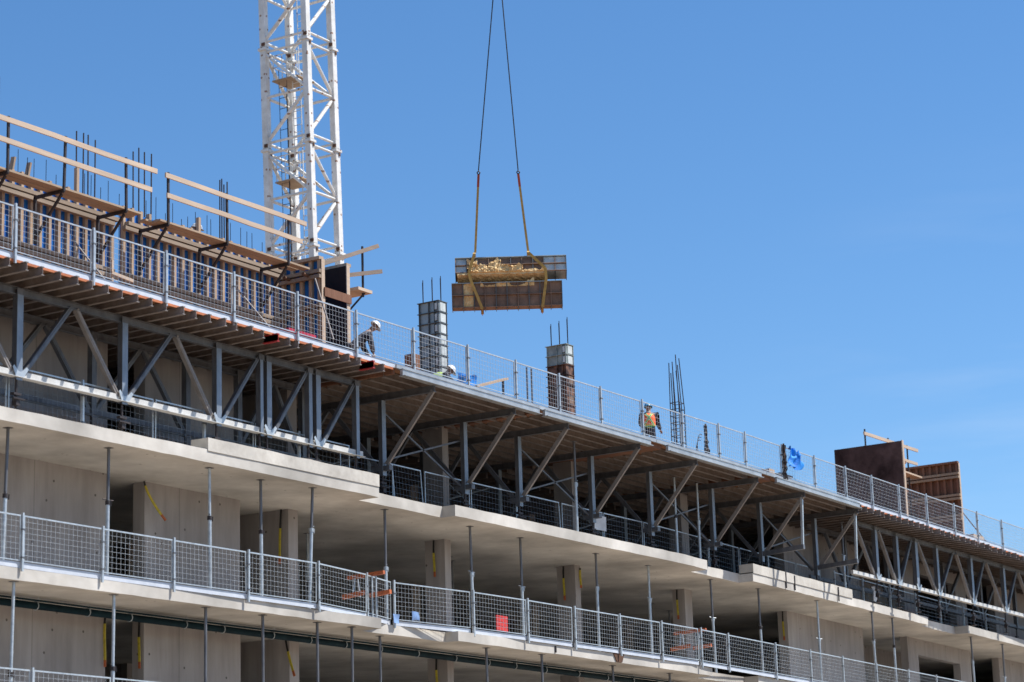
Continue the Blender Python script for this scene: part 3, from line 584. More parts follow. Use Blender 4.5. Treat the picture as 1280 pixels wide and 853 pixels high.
# corner form
CF = thing('wall_form', 'open ended pair of timber edged wall forms before the crane foot', 'wall form', D(48, 2, ZD), 'wall forms on the upper deck')
def yform(t, u, v0, v1, top, side, skin, studm='stud', edge='timber', n=None, wal=(.6, 1.7, 2.6)):
    """form panel lying in a plane across the facade; side=-1: studs on the -X side"""
    MB(D).box((u, v0, ZD + .003), (u + .02, v1, top)).build('form_skin', skin, t)
    MB(D).box((u - .10 if side < 0 else u - .01, v0 - .025, ZD + .003), (u + .03 if side < 0 else u + .12, v0 - .001, top + .01)).build('edge_timber', edge, t)
    n = n or int((v1 - v0) / .3)
    for k in range(n + 1):
        v = v0 + .05 + (v1 - v0 - .1) * k / n
        if side < 0 and k == 0: v += .02
        x = (u - .10, u - .001) if side < 0 else (u + .021, u + .12)
        MB(D).box((x[0], v - .045, ZD + .01), (x[1], v + .045, top - .003)).build('stud', studm, t)
    x = (u - .17, u - .0005) if side < 0 else (u + .0205, u + .19)
    MB(D).box((x[0], v0, top - .002), (x[1] + .02, v1, top + .08)).build('top_plate', studm, t)
    for h in wal:
        for dz in (-.07, .07):
            xx = (u - .20, u - .102) if side < 0 else (u + .183, u + .30)
            MB(D).box((xx[0], v0 - .02, ZD + h + dz - .045), (xx[1], v1 + .05, ZD + h + dz + .045)).build('waler', 'waler' if studm != 'brown' else 'plank', t)
yform(CF, 47.62, 1.28, 4.6, 16.40, -1, 'blue')
yform(CF, 48.58, 1.28, 4.6, 16.45, 1, 'black', wal=())
MB(D).box((47.60, 1.22, 15.45), (48.72, 1.25, 15.68)).build('cross_board', 'brown', CF)
MB(D).bar((48.2, 1.9, 16.48), (49.55, .95, 17.13), .05, .10).build('guard_rail', 'timber', CF)
MB(D).bar((48.9, 1.5, 16.3), (49.62, .9, 16.45), .05, .10).build('guard_rail', 'timber', CF)
m = MB(D); m.bar((49.25, 1.25, 15.75), (49.25, 1.25, 17.1), .045, .045); m.bar((49.25, 1.2, 15.85), (48.75, 1.6, 15.1), .05, .05); m.build('guard_post', 'dark', CF)
MB(D).box((48.85, 1.1, 15.85), (49.45, 1.75, 15.93)).build('walkway', 'timber', CF)
brace(CF, (47.3, 1.3, 15.85), (47.3, .75, 14.2)); 
m = MB(D)
for v in (1.6, 2.2, 2.8): m.tube((47.2, v, 16.0), (47.4, v, 16.0), .05)
m.build('tie_nut', 'rust', CF)
# right-hand forms
RF = thing('wall_form', 'big standing form panel with black ply face behind the right fence', 'wall form', D(83.2, 2, ZD), 'wall forms on the upper deck')
rb = mat('stained_black_ply', (.13, .08, .07), (.022, .010, .008), .65, scale=.9, mix=.5); rb.node_tree.nodes['Principled BSDF'].inputs['Specular IOR Level'].default_value = .15
MB(D).box((83.18, .97, ZD + .003), (83.2, 3.72, 17.0)).build('form_skin', rb, RF)
MB(D).box((83.17, .93, ZD + .003), (83.32, .968, 17.02)).build('edge_timber', 'timber', RF)
for k in range(9):
    v = 1.03 + k * .33; MB(D).box((83.202, v - .045, ZD + .01), (83.36, v + .045, 16.98)).build('stud', 'brown', RF)
for h in (.6, 1.7, 2.8): MB(D).box((83.362, .95, ZD + h - .05), (83.5, 3.8, ZD + h + .05)).build('waler', 'brown', RF)
for (ua, ub, z) in ((84.6, 85.9, 17.02), (84.6, 86.0, 16.5)): pass
MB(D).bar((83.4, 2.55, 17.53), (88.85, 2.6, 17.66), .05, .12).build('guard_rail', 'timber', RF)
MB(D).bar((83.4, 2.55, 17.0), (88.7, 2.6, 17.1), .05, .11).build('guard_rail', 'timber', RF)
for v in ():
    m = MB(D); m.bar((83.95, v, 15.9), (83.95, v, 17.5), .045, .045); m.bar((83.95, v, 16.0), (83.5, v, 15.2), .045, .045, up=(0, 1, 0)); m.build('guard_post', 'dark', RF)
MB(D).box((83.6, 2.35, 16.48), (88.5, 2.75, 16.54)).build('walkway', 'timber', RF)
for u in (83.75, 86.0, 87.9): MB(D).bar((u, 2.66, ZD + .01), (u, 2.66, 17.75), .05, .05).build('guard_post', 'dark', RF)
RG = thing('wall_form', 'brown studded form panel, farthest right on the upper deck', 'wall form', D(88.9, 2, ZD), 'wall forms on the upper deck')
yform(RG, 88.9, .93, 3.6, 16.95, -1, 'brown', studm='brown', edge='timber', n=9, wal=(.5, 1.4, 2.2, 3.05))
brace(RG, (89.2, 1.2, 15.3), (90.6, .3, 13.5))
m = MB(D); m.box((87.6, .05, ZD + .003), (88.7, .4, ZD + .50)); single(m, 'timber_stack', 'timber', 'short stack of pale timber below the brown form panel at right', 'timber')
single(MB(D).bar((84.6, .6, ZD + .01), (84.45, .7, ZD + 1.25), .09, .05), 'timber_offcut', 'timber', 'upright pale timber piece behind the fence right of the black panel', 'timber')

# ------------------------------------------------------------------ rebar
def rebar_cluster(u, v, z0, z1, n, label, sp=.18, F=D):
    t = thing('rebar_cluster', label, 'rebar', F(u, v, z0), 'starter bars rising above the wall forms')
    for i in range(n):
        x = u + (i - (n - 1) / 2) * sp; MB(F).tube((x, v, z0), (x + random.uniform(-.03, .03), v, z1 + random.uniform(-.12, .10)), .018, n=5).build('bar', 'rebar', t)
for (u, z1, n, w_) in ((37.45, 18.75, 2, 'two tall dark rebars at the far left edge'), (40.35, 18.1, 4, 'four tall dark rebars crossing the left guard rails'), (42.3, 18.15, 4, 'four tall dark rebars in the gap between the two guard rails'), (45.3, 18.2, 4, 'tight group of tall dark rebars crossing the right guard rails'), (47.9, 17.75, 3, 'three dark rebars in front of the crane mast')):
    rebar_cluster(u, 2.6, 13.5, z1, n, w_, sp=.20 if u < 44 else .10)
t = thing('rebar_mat', 'row of short thin rebars standing along the wall behind the left guard rails', 'rebar', D(40, 2.65, ZD))
u = 34
while u < 47.2:
    MB(D).tube((u, 2.68, 13.5), (u + random.uniform(-.04, .04), 2.68, 17.05 + random.uniform(-.2, .22)), .010, n=4).build('bar', 'rebar', t); u += random.uniform(.18, .42)
# rebar cage of the free column
t = thing('rebar_cage', 'tall free standing rebar cage with tapered top, right of the worker in orange', 'rebar cage', D(68.4, 2.7, ZD))
cc = [(68.12, 2.50), (68.5, 2.50), (68.5, 2.82), (68.12, 2.82), (68.3, 2.50), (68.12, 2.66), (68.5, 2.66), (68.3, 2.82)]
for i, (u, v) in enumerate(cc):
    MB(D).path([(u, v, ZD), (u, v, 16.05), (68.12 + (u - 68.12) * .62, 2.72 + (v - 2.72) * .8, 17.78 - .08 * i)], .017, 5).build('bar', 'rebar', t)
for i in range(13):
    z = ZD + .15 + i * .22; a = cc[:4]; MB(D).path([(p[0], p[1], z) for p in a + a[:1]], .011, 4).build('tie', 'rebar', t)
# small rebars by column forms and on the deck
for (u, v, w_) in ((55.9, .9, 'pair of slim galvanised posts left of the rusty column form'),):
    m = MB(D); m.tube((55.55, .35, ZD), (55.55, .35, 14.85), .022); m.tube((55.78, .35, ZD), (55.78, .35, 14.85), .026); single(m, 'spare_post', 'truss', w_, 'posts')

# ------------------------------------------------------------------ column forms
def column_form(u, v0, v1, top, label, m1, m2, bars):
    t = thing('column_form', label, 'column form', D(u + .15, (v0 + v1) / 2, ZD), 'steel column forms on the upper deck')
    w0, w1 = u, u + .33; z0 = ZD + .003
    MB(D).box((w0, v0, z0), (w1, v1, top)).build('shell', m1, t)
    n = 11; st = (top - z0) / n
    for k in range(n + 1):
        z = z0 + k * st
        m = MB(D)
        for dz in ((-.008, .010),):
            m.box((w0 - .06, v0 - .028, z - .008), (w1 + .05, v0 - .001, z + .010)); m.box((w0 - .06, v0, z - .008), (w0 - .001, v1 + .05, z + .010)); m.box((w1 + .001, v0, z - .008), (w1 + .05, v1 + .05, z + .010)); m.box((w0, v1 + .001, z - .008), (w1, v1 + .05, z + .010))
        m.build('flange', m2, t)
    for (a, b, c, d) in ((w0 - .055, w0 - .001, v0 + .003, v0 + .02), (w0 - .055, w0 - .001, v1 - .02, v1), (w0 - .055, w0 - .001, (v0 + v1) / 2 - .01, (v0 + v1) / 2 + .01), (w0 - .055, w0 - .001, v0 + .13, v0 + .145), (w1 + .0, w1 + .018, v0 - .026, v0 - .001), (w1 + .001, w1 + .046, v0, v0 + .02)):
        MB(D).box((a, c, z0 + .02), (b, d, top - .012)).build('stiffener', m2, t)
    for k in range(n):
        z = z0 + (k + .5) * st
        if (top - z) < .62 or m1 == 'form':
            MB(D).box((w0 - .045, v0 + .04, z - .09), (w0 - .030, v0 + .12, z + .09)).build('lit_rib_tab', 'palegrey', t)  # pale tabs stand for sun caught by the rib edges
            MB(D).box((w0 + .045, v0 - .012, z - .12), (w1 - .03, v0 - .002, z + .12)).build('panel', 'palegrey', t)  # pale inset paints sunlight onto the facade side
        elif k % 2: MB(D).box((w0 + .05, v0 - .012, z - .10), (w1 - .05, v0 - .002, z + .12)).build('panel', 'rustload', t)
    for (bu, bv, bt) in bars:
        r = MB(D); r.tube((bu, bv, top - .5), (bu, bv, bt), .013, n=5); r.tube((bu + .04, bv + .03, top - .5), (bu + .01, bv + .02, bt - .06), .013, n=5); r.build('rebar', 'rebar', t)
column_form(54.38, 2.42, 3.08, 16.86, 'tall grey steel column form standing on the deck, left of the hanging load', 'form', 'formdark', [(54.45, 3.0, 17.55), (54.5, 2.72, 17.6), (54.6, 2.5, 17.62)])
zs = zsplit_material('grey_over_rust_form', 0, ((.045, .022, .016), (.20, .095, .055)), ((.22, .26, .25), (.33, .38, .36)))
zs.node_tree.nodes  # threshold is set in local height
for n_ in zs.node_tree.nodes:
    if n_.type == 'MATH': n_.inputs[1].default_value = 16.24 - ZD
column_form(61.10, 2.44, 3.12, 16.84, 'tall column form, grey on top and rusty brown below, right of the load', zs, zs, [(61.15, 3.0, 17.55), (61.22, 2.75, 17.62), (61.32, 2.52, 17.72)])
# low dark post beside the grey form
single(MB(D).box((53.0, 2.35, ZD + .003), (53.3, 2.65, 15.1)), 'timber_block', 'brown', 'dark brown post seen low beside the left edge of the grey column form', 'post')

# ------------------------------------------------------------------ tower crane mast
def CR(u, v, z):
    k = (z - 29) * .021; return Vector((u - .547 * k, 35 + v + .836 * k, z))
cr = thing('tower_crane', 'white lattice crane mast with ladders and platforms rising behind the building', 'crane', CR(76.1, 23.1, -1.7))
UC0, UC1, VC0, VC1 = 74.08, 75.78, 22.0, 24.15
cs = [(UC0, VC0), (UC1, VC0), (UC1, VC1), (UC0, VC1)]
js = [26.3 + 4.32 * i for i in range(-7, 5)]
for a, b in zip(js, js[1:]):
    vis = a > 21
    if a < -1.7: a = -1.7
    sec = MB(CR); sec.box((UC0 - .13, VC0 - .13, a), (UC0 + .13, VC0 + .13, b - .02)); 
    if not vis:
        for (x, y) in cs[1:]: sec.box((x - .13, y - .13, a), (x + .13, y + .13, b - .02))
    braces = []
    mz = (a + b) / 2
    for i in range(4):
        p, q = cs[i], cs[(i + 1) % 4]
        if i in (1, 2): p, q = q, p
        # p = the leg where upper and lower diagonals meet the joints
        if i == 3: p, q = q, p
        P, Q = (p, q) if i in (0, 1, 2) else (q, p)
        for z in (a + .22, b - .22, mz): braces.append(((P[0], P[1], z), (Q[0], Q[1], z), .055 if z != mz else .06))
        if i in (0, 2): braces += [((P[0], P[1], b - .25), (Q[0], Q[1], mz), .07), ((Q[0], Q[1], mz), (P[0], P[1], a + .25), .075)]
        else: braces += [((P[0], P[1], b - .25), (Q[0], Q[1], mz), .07), ((Q[0], Q[1], mz), (P[0], P[1], a + .25), .075)]
    if not vis:
        for p, q, r in braces: sec.tube(p, q, r, n=6)
        sec.build('mast_section', 'white', cr)
    else:
        so_ = sec.build('mast_section', 'white', cr)
        for (x, y) in cs[1:]: MB(CR).box((x - .13, y - .13, a), (x + .13, y + .13, b - .02)).build('leg', 'white', so_)
        for p, q, r in braces: MB(CR).tube(p, q, r, n=8).build('brace', 'white', so_)
        for (x, y) in cs:
            MB(CR).box((x - .19, y - .19, a - .16), (x + .19, y + .19, a - .06)).build('joint_plate', 'white', so_)
            MB(CR).box((x - .17, y - .15, a + .02), (x - .132, y + .02, a + .15)).build('joint_bolt', 'rust', so_); MB(CR).box((x + .02, y - .17, a - .32), (x + .11, y - .132, a - .20)).build('joint_bolt', 'rust', so_)
for z in (24.9, 29.2, 33.5):
    MB(CR).box((UC0 + .25, VC0 + .7, z), (UC1 - .3, VC1 - .15, z + .05)).build('platform', 'plank', cr)
    m = MB(CR)
    for (x, y) in ((UC0 + .3, VC1 - .2), (UC1 - .35, VC1 - .2), (UC0 + .3, VC0 + .75), (UC0 + .3, VC0 + 1.5)):
        m.tube((x, y, z), (x, y, z + 1.1), .022, n=5)
    m.tube((UC0 + .3, VC1 - .2, z + 1.1), (UC0 + .3, VC0 + .75, z + 1.1), .022, n=5); m.tube((UC0 + .3, VC1 - .2, z + .6), (UC0 + .3, VC0 + .75, z + .6), .018, n=5); m.tube((UC0 + .3, VC1 - .2, z + 1.1), (UC1 - .35, VC1 - .2, z + 1.1), .022, n=5); m.tube((UC0 + .3, VC1 - .2, z + .6), (UC1 - .35, VC1 - .2, z + .6), .022, n=5)
    m.build('platform_railing', 'white', cr)
for i, z in enumerate((20.6, 25.0, 29.3, 33.6, 37.9)):
    uu = UC1 - .55 if i % 2 else UC0 + .7; m = MB(CR); vv = VC0 + 1.1
    for dv in (-.2, .2): m.tube((uu, vv + dv, z), (uu, vv + dv, z + 4.6), .022, n=5)
    for k in range(15): m.tube((uu, vv - .2, z + .2 + k * .3), (uu, vv + .2, z + .2 + k * .3), .014, n=4)
    m.build('ladder', 'white', cr)
m = MB(CR); m.tube((UC1 - 1.05, VC0 + .4, 10), (UC1 - 1.25, VC0 + .4, 43), .035, n=6); m.tube((UC1 - 1.35, VC1 - .8, 16), (UC1 - 1.35, VC1 - .8, 33), .02, n=5); m.build('power_cable', 'cable', cr)
m = MB(CR)
for k in range(26):
    z = 22 + k * .45; m.tube((UC0 + .45, VC1 - .35, z), (UC0 + .45, VC1 - .75, z), .014, n=4)
for dv in (.35, .75): m.tube((UC0 + .45, VC1 - dv, 20), (UC0 + .45, VC1 - dv, 34), .016, n=4)
m.build('ladder', 'dark', cr)

# ------------------------------------------------------------------ hanging load
P0 = Vector((60.95, 39.30, 19.12)); e1 = Vector((.547, -.836, 0)).normalized(); e2 = Vector((.836, .547, 0)).normalized()
def LD(x, y, z): return P0 + e1 * x + e2 * y + Vector((0, 0, z))
def tilted(th, zc):
    c, sn = math.cos(th), math.sin(th)
    return lambda x, y, z: LD(x, y * c + (z - zc) * sn, zc - y * sn + (z - zc) * c)
LU = tilted(R(21), .25); LL = tilted(R(-5), -.45)
def load_form(LD, name_label, x0, x1, z0, z1, depth, mm, rows, cols, pale=()):
    t = thing('hanging_form', name_label, 'steel form', LD((x0 + x1) / 2, depth / 2, z0), 'steel forms hanging from the crane')
    MB(LD).box((x0, .07, z0), (x1, .12, z1)).build('face_plate', mm, t)
    MB(LD).box((x0, .121, z0), (x1, depth, z0 + .02)).build('bottom_plate', mm, t)
    MB(LD).box((x0, depth - .1, z0 + .021), (x1, depth - .08, z1)).build('rear_plate', mm, t)
    for x in (x0, x1 - .02): MB(LD).box((x + .0005, .121, z0 + .021), (x + .0195, depth - .101, z1 - .01)).build('end_plate', mm, t)
    for k in range(cols + 1):
        x = x0 + (x1 - x0 - .025) * k / cols
        MB(LD).box((x, 0, z0), (x + .025, .069, z1)).build('stiffener', 'formdark' if mm == 'rustload' and k % 3 else mm, t)
        MB(LD).box((x + .003, .02, z0 - .045), (x + .022, depth, z0 - .001)).build('stiffener', 'formdark', t)
    for k in range(rows + 1):
        z = z0 + (z1 - z0 - .022) * k / rows
        MB(LD).box((x0, -.012, z), (x1, .068, z + .022)).build('flange', mm if k != rows else 'form', t)
    for (a, b, pm) in pale: 
        if a > .5: MB(LD).box((x0 + (x1 - x0) * a, .03, z0 - .009), (x0 + (x1 - x0) * b - .03, depth - .01, z0 - .002)).build('clean_panel', 'form', t)
        MB(LD).box((x0 + (x1 - x0) * a, .055, z0 + .025), (x0 + (x1 - x0) * b, .0685, z1 - .03)).build('clean_panel', pm, t)
    return t
L1_ = load_form(LU, 'upper steel form hanging from the crane, crusted with ochre debris', -1.66, 1.76, .25, .83, .46, 'rustload', 2, 10, pale=((.8, 1, 'palegrey'), (0, .1, 'palegrey')))
L2_ = load_form(LL, 'lower, darker rusty steel form hanging from the crane, with two rows of cells', -1.78, 1.60, -.84, -.07, .62, 'rustload', 2, 10)
def debris(t, x0, x1, z0, z1, y0, seed, nx=60, nz=9, amp=.06, F=None):
    m = MB(F or LU); V = []; Fc = []
    for j in range(nz):
        for i in range(nx):
            x = x0 + (x1 - x0) * i / (nx - 1); z = z0 + (z1 - z0) * j / (nz - 1)
            p = Vector((x * 5, z * 7, seed)); q = noise.fractal(p, .8, 2.1, 4); w2 = noise.noise(Vector((x * 2.2, seed, 2)))
            z += (w2 * .22 + q * .10) * (j / (nz - 1)); V.append((x, y0 - abs(q) * amp - random.uniform(0, .02), z))
    n = len(V); V += [(a, y0 + .02, c) for a, b, c in V]
    for j in range(nz - 1):
        for i in range(nx - 1): k = j * nx + i; Fc += [(k, k + 1, k + nx + 1, k + nx), (n + k, n + k + nx, n + k + nx + 1, n + k + 1)]
    for i in range(nx - 1):
        for j in (0, nz - 1): k = j * nx + i; Fc.append((k, n + k, n + k + 1, k + 1))
    for j in range(nz - 1):
        for i in (0, nx - 1): k = j * nx + i; Fc.append((k, k + nx, n + k + nx, n + k))
    m.add(V, Fc).build('debris_crust', 'ochre', t)
debris(L1_, -1.22, .42, .24, .50, -.02, 3, amp=.13); debris(L1_, .42, 1.15, .24, .31, -.01, 21, 24, 5, .06); debris(L1_, -.62, -.25, .56, .72, .03, 5, 18, 7); debris(L1_, -1.30, -.98, .4, .76, .03, 8, 14, 7)
m = MB(LU); V = []; Fc = []; nx, ny = 60, 8
for j in range(ny):
    for i in range(nx):
        x = -1.60 + 2.75 * i / (nx - 1); y = .0 + .44 * j / (ny - 1); q = noise.fractal(Vector((x * 4, y * 5, 9)), .8, 2.1, 4); V.append((x, y, .19 - abs(q) * .05))
n = len(V); V += [(a, b, .242) for a, b, c in V]
for j in range(ny - 1):
    for i in range(nx - 1): k = j * nx + i; Fc += [(k, k + 1, k + nx + 1, k + nx), (n + k, n + k + nx, n + k + nx + 1, n + k + 1)]
for i in range(nx - 1):
    for j in (0, ny - 1): k = j * nx + i; Fc.append((k, n + k, n + k + 1, k + 1))
for j in range(ny - 1):
    for i in (0, nx - 1): k = j * nx + i; Fc.append((k, k + nx, n + k + nx, n + k))
m.add(V, Fc).build('debris_crust', 'ochre', L1_)
debris(L2_, -1.42, -1.12, -.8, -.12, .07, 11, 12, 10, .02, LL); debris(L2_, -.9, .75, -.20, -.09, .06, 13, 40, 4, .03, LL)
m = MB(LD)
for x in (-.9, .6): m.bar((x, .05, -.045), (x, .6, -.045), .1, .09)
single(m, 'bearer_timber', 'brown', 'dark timber bearers clamped between the two hanging forms', 'timber')
# slings: two, each from a hook down and round both forms
LH = lambda x, y, z: LD(x + .24, y, z + 1.28)
HK = LH(-.3, .35, 9.9)
hook = thing('hook_block', 'crane hook block high above the load with its two steel sling ropes', 'crane hook', HK)
hk = (-.30, .35, 9.9)
m = MB(LH); m.box((-.5, .2, 10.0), (-.1, .5, 10.9)); m.build('block', 'orange', hook)
m = MB(LH); m.path([(-.3, .35, 10.0), (-.3, .35, 9.95), (-.18, .35, 9.85), (-.2, .35, 9.72), (-.34, .35, 9.68), (-.42, .35, 9.78)], .04, 8); m.build('hook', 'dark', hook)
for s in (-.1, .1): m = MB(LH); m.tube((-.3 + s, .35, 10.9), (-.3 + s, .35, 34), .012, n=6); m.build('hoist_rope', 'cable', hook)
for (xt, zt, xb, w_, wraps) in ((-.86, 3.62, -1.03, 'left', [(-1.06, .84), (-1.24, .24), (-1.18, -.02), (-.86, -.9)]), (.37, 3.60, .60, 'right', [(.60, .84), (1.10, .32), (1.12, -.02), (.98, -.9)])):
    m = MB(LD); m.tube((-.06, .35, 11.0), (xt, .35, zt), .020, n=6); m.build('sling_rope', 'cable', hook)
    t = thing('sling', '%s yellow web sling wrapped round both hanging forms' % w_, 'sling', LD(xb, .35, -.95), 'web slings round the hanging load')
    m = MB(LD); m.path([(xt, .35, zt - .02), (xt + .05, .35, zt - .07), (xt, .35, zt - .14), (xt - .05, .35, zt - .07), (xt, .35, zt - .02)], .018, 6); m.build('shackle', 'dark', t)
    m = MB(LD); m.bar((xt, .35, zt - .12), (xt + (xb - xt) * .16, .35, zt - .12 - 2.6 * .16), .075, .025, up=(0, 1, 0)); m.build('sleeve', 'slingred', t)
    m = MB(LD); m.bar((xt + (xb - xt) * .15, .35, zt - .12 - 2.6 * .15), (xb, .35, .98), .07, .02, up=(0, 1, 0)); 
    f = [(wraps[0][0], .35, .98), (wraps[0][0], -.05, .83)] + [(x, -.055 if i < 2 else -.03, z) for i, (x, z) in enumerate(wraps[1:])]
    b = [(wraps[0][0], .35, .98), (wraps[0][0], .78, .83), (wraps[1][0], .78, .15), (wraps[3][0], .70, -.1), (wraps[3][0], .68, -.9), (wraps[3][0], -.03, -.9)]
    for pth in (f, b):
        for a_, b_ in zip(pth, pth[1:]): m.bar(a_, b_, .085, .018, up=(0, 1, 0))
    m.build('webbing', 'sling', t)

# ------------------------------------------------------------------ deck clutter
m = crumple(ls(69.66, 70.40, 14), ls(13.88, 14.56, 16), -.66, .24, 4, D, 3.9)
single(m, 'blue_tarp', 'tarp', 'crumpled bright blue tarp fluttering on the upper deck fence', 'tarp')
m = crumple(ls(52.15, 52.95, 12), ls(13.78, 14.12, 7), .35, .2, 8, D, 3)
single(m, 'blue_sheet', 'tarp', 'rumpled blue sheet lying beside the kneeling worker at the grey column form', 'sheet')
def hang_bundle(u, v, top, label, seed, w_=.22, loops=True):
    rnd = random.Random(seed); t = thing('cable_bundle', label, 'cables', D(u, v, ZD), 'dark cable bundles at the fence')
    for k in range(14):
        a = rnd.uniform(-.06, .06); pts = []
        for j in range(7):
            f = j / 6; pts.append((u + a + rnd.uniform(-1, 1) * w_ * (f * .8 + .15), v + rnd.uniform(-.05, .05), top - f * (top - ZD - .03)))
        MB(D).path(pts, .016, 5).build('cable', 'dark', t)
    if loops:
        for k in range(3):
            c = (u - .35 - .05 * k, v, top - .75 - .1 * k); MB(D).path([(c[0] + .34 * math.cos(x) * .8, v, c[2] + .42 * math.sin(x)) for x in [i * math.pi / 7 for i in range(3, 12)]], .011, 5).build('cable', 'dark', t)
    MB(D).tube((u, v, ZD), (u, v, top + .05), .03).build('pole', 'rust', t)
hang_bundle(67.0, 1.0, 15.05, 'dark bundle of hoses on a pole right of the tall rebar cage', 3)
hang_bundle(69.30, -.62, 14.55, 'black straps and cables hung on the fence post left of the blue tarp', 5, .16, False)
single(MB(D).bar((52.9, .3, 13.86), (56.9, 1.9, 14.98), .12, .06), 'loose_plank', 'plank', 'long pale plank leaning behind the fence between the two column forms', 'plank')
single(MB(D).bar((56.8, 1.95, ZD + .005), (56.8, 1.95, 14.93), .05, .05), 'plank_stand', 'dark', 'short dark stake holding the far end of the leaning plank', 'stake')
t = thing('tool_box', 'red plastic tool box on the deck behind the fence, left of the open ended forms', 'tool box', D(45.2, .35, ZD))
m = MB(D); m.box((44.75, .15, ZD + .003), (45.75, .6, ZD + .42)); m.build('body', 'redbox', t)
m = MB(D); m.box((44.72, .12, ZD + .423), (45.78, .63, ZD + .50)); m.build('lid', 'redbox', t)
m = MB(D); m.path([(45.0, .38, ZD + .5), (45.0, .38, ZD + .57), (45.5, .38, ZD + .57), (45.5, .38, ZD + .5)], .014, 6); m.build('handle', 'dark', t)
def sandbag(u, v, label, m_='glove', s=1):
    bm = bmesh.new(); bmesh.ops.create_icosphere(bm, subdivisions=3, radius=1)
    for q in bm.verts:
        n_ = noise.noise(q.co * 2 + Vector((u, 0, 0))); q.co = Vector((q.co.x * .28 * s, q.co.y * .18 * s, q.co.z * .11 * s)) * (1 + .18 * n_)
    me = bpy.data.meshes.new('sandbag'); bm.to_mesh(me); bm.free(); me.materials.append(X[m_])
    for p in me.polygons: p.use_smooth = True
    o = bpy.data.objects.new('sandbag', me); col.objects.link(o); o.location = D(u, v, ZD + .10 * s); return tag(o, label, 'bag', 'pale bags on the deck')
sandbag(46.75, -.2, 'small white bag on the deck edge below the open ended forms', s=.9); sandbag(88.2, 0.0, 'pale bag on the deck beside the timber stack at right', s=1.1)
t = thing('parts_crate', 'low pale crate with dark lid on the deck left of the blue tarp', 'crate', D(70.6, .2, ZD))
MB(D).box((70.25, .0, ZD + .003), (71.1, .5, ZD + .38)).build('body', 'paper', t); MB(D).box((70.2, -.03, ZD + .383), (71.15, .53, ZD + .45)).build('lid', 'dark', t)
single(MB(D).box((69.55, .05, ZD + .003), (69.95, .45, ZD + .50)), 'timber_offcut', 'timber', 'pale block of timber left of the low crate on the deck', 'timber')
t = thing('ladder', 'short timber ladder top poking up behind the far left guard rail', 'ladder', D(38.2, 2.9, 15.4))
for du in (0, .5): MB(D).bar((38.0 + du, 2.95, 15.4), (38.17 + du, 2.75, 17.05 - .02 * du), .05, .12).build('rail', 'stud', t)
for z in (16.1, 16.4, 16.75): MB(D).tube((38.05, 2.82, z), (38.6, 2.82, z), .02).build('rung', 'dark', t)
t = thing('formwork_strut', 'stray timber batten cross standing before the second guard panel at left', 'timber', D(39, .5, ZD))
MB(D).bar((38.75, .3, ZD + .01), (38.75, .3, 14.35), .05, .04).build('upright', 'timber', t); MB(D).bar((38.7, .27, 14.05), (39.4, .27, 14.0), .04, .07).build('crosspiece', 'timber', t)

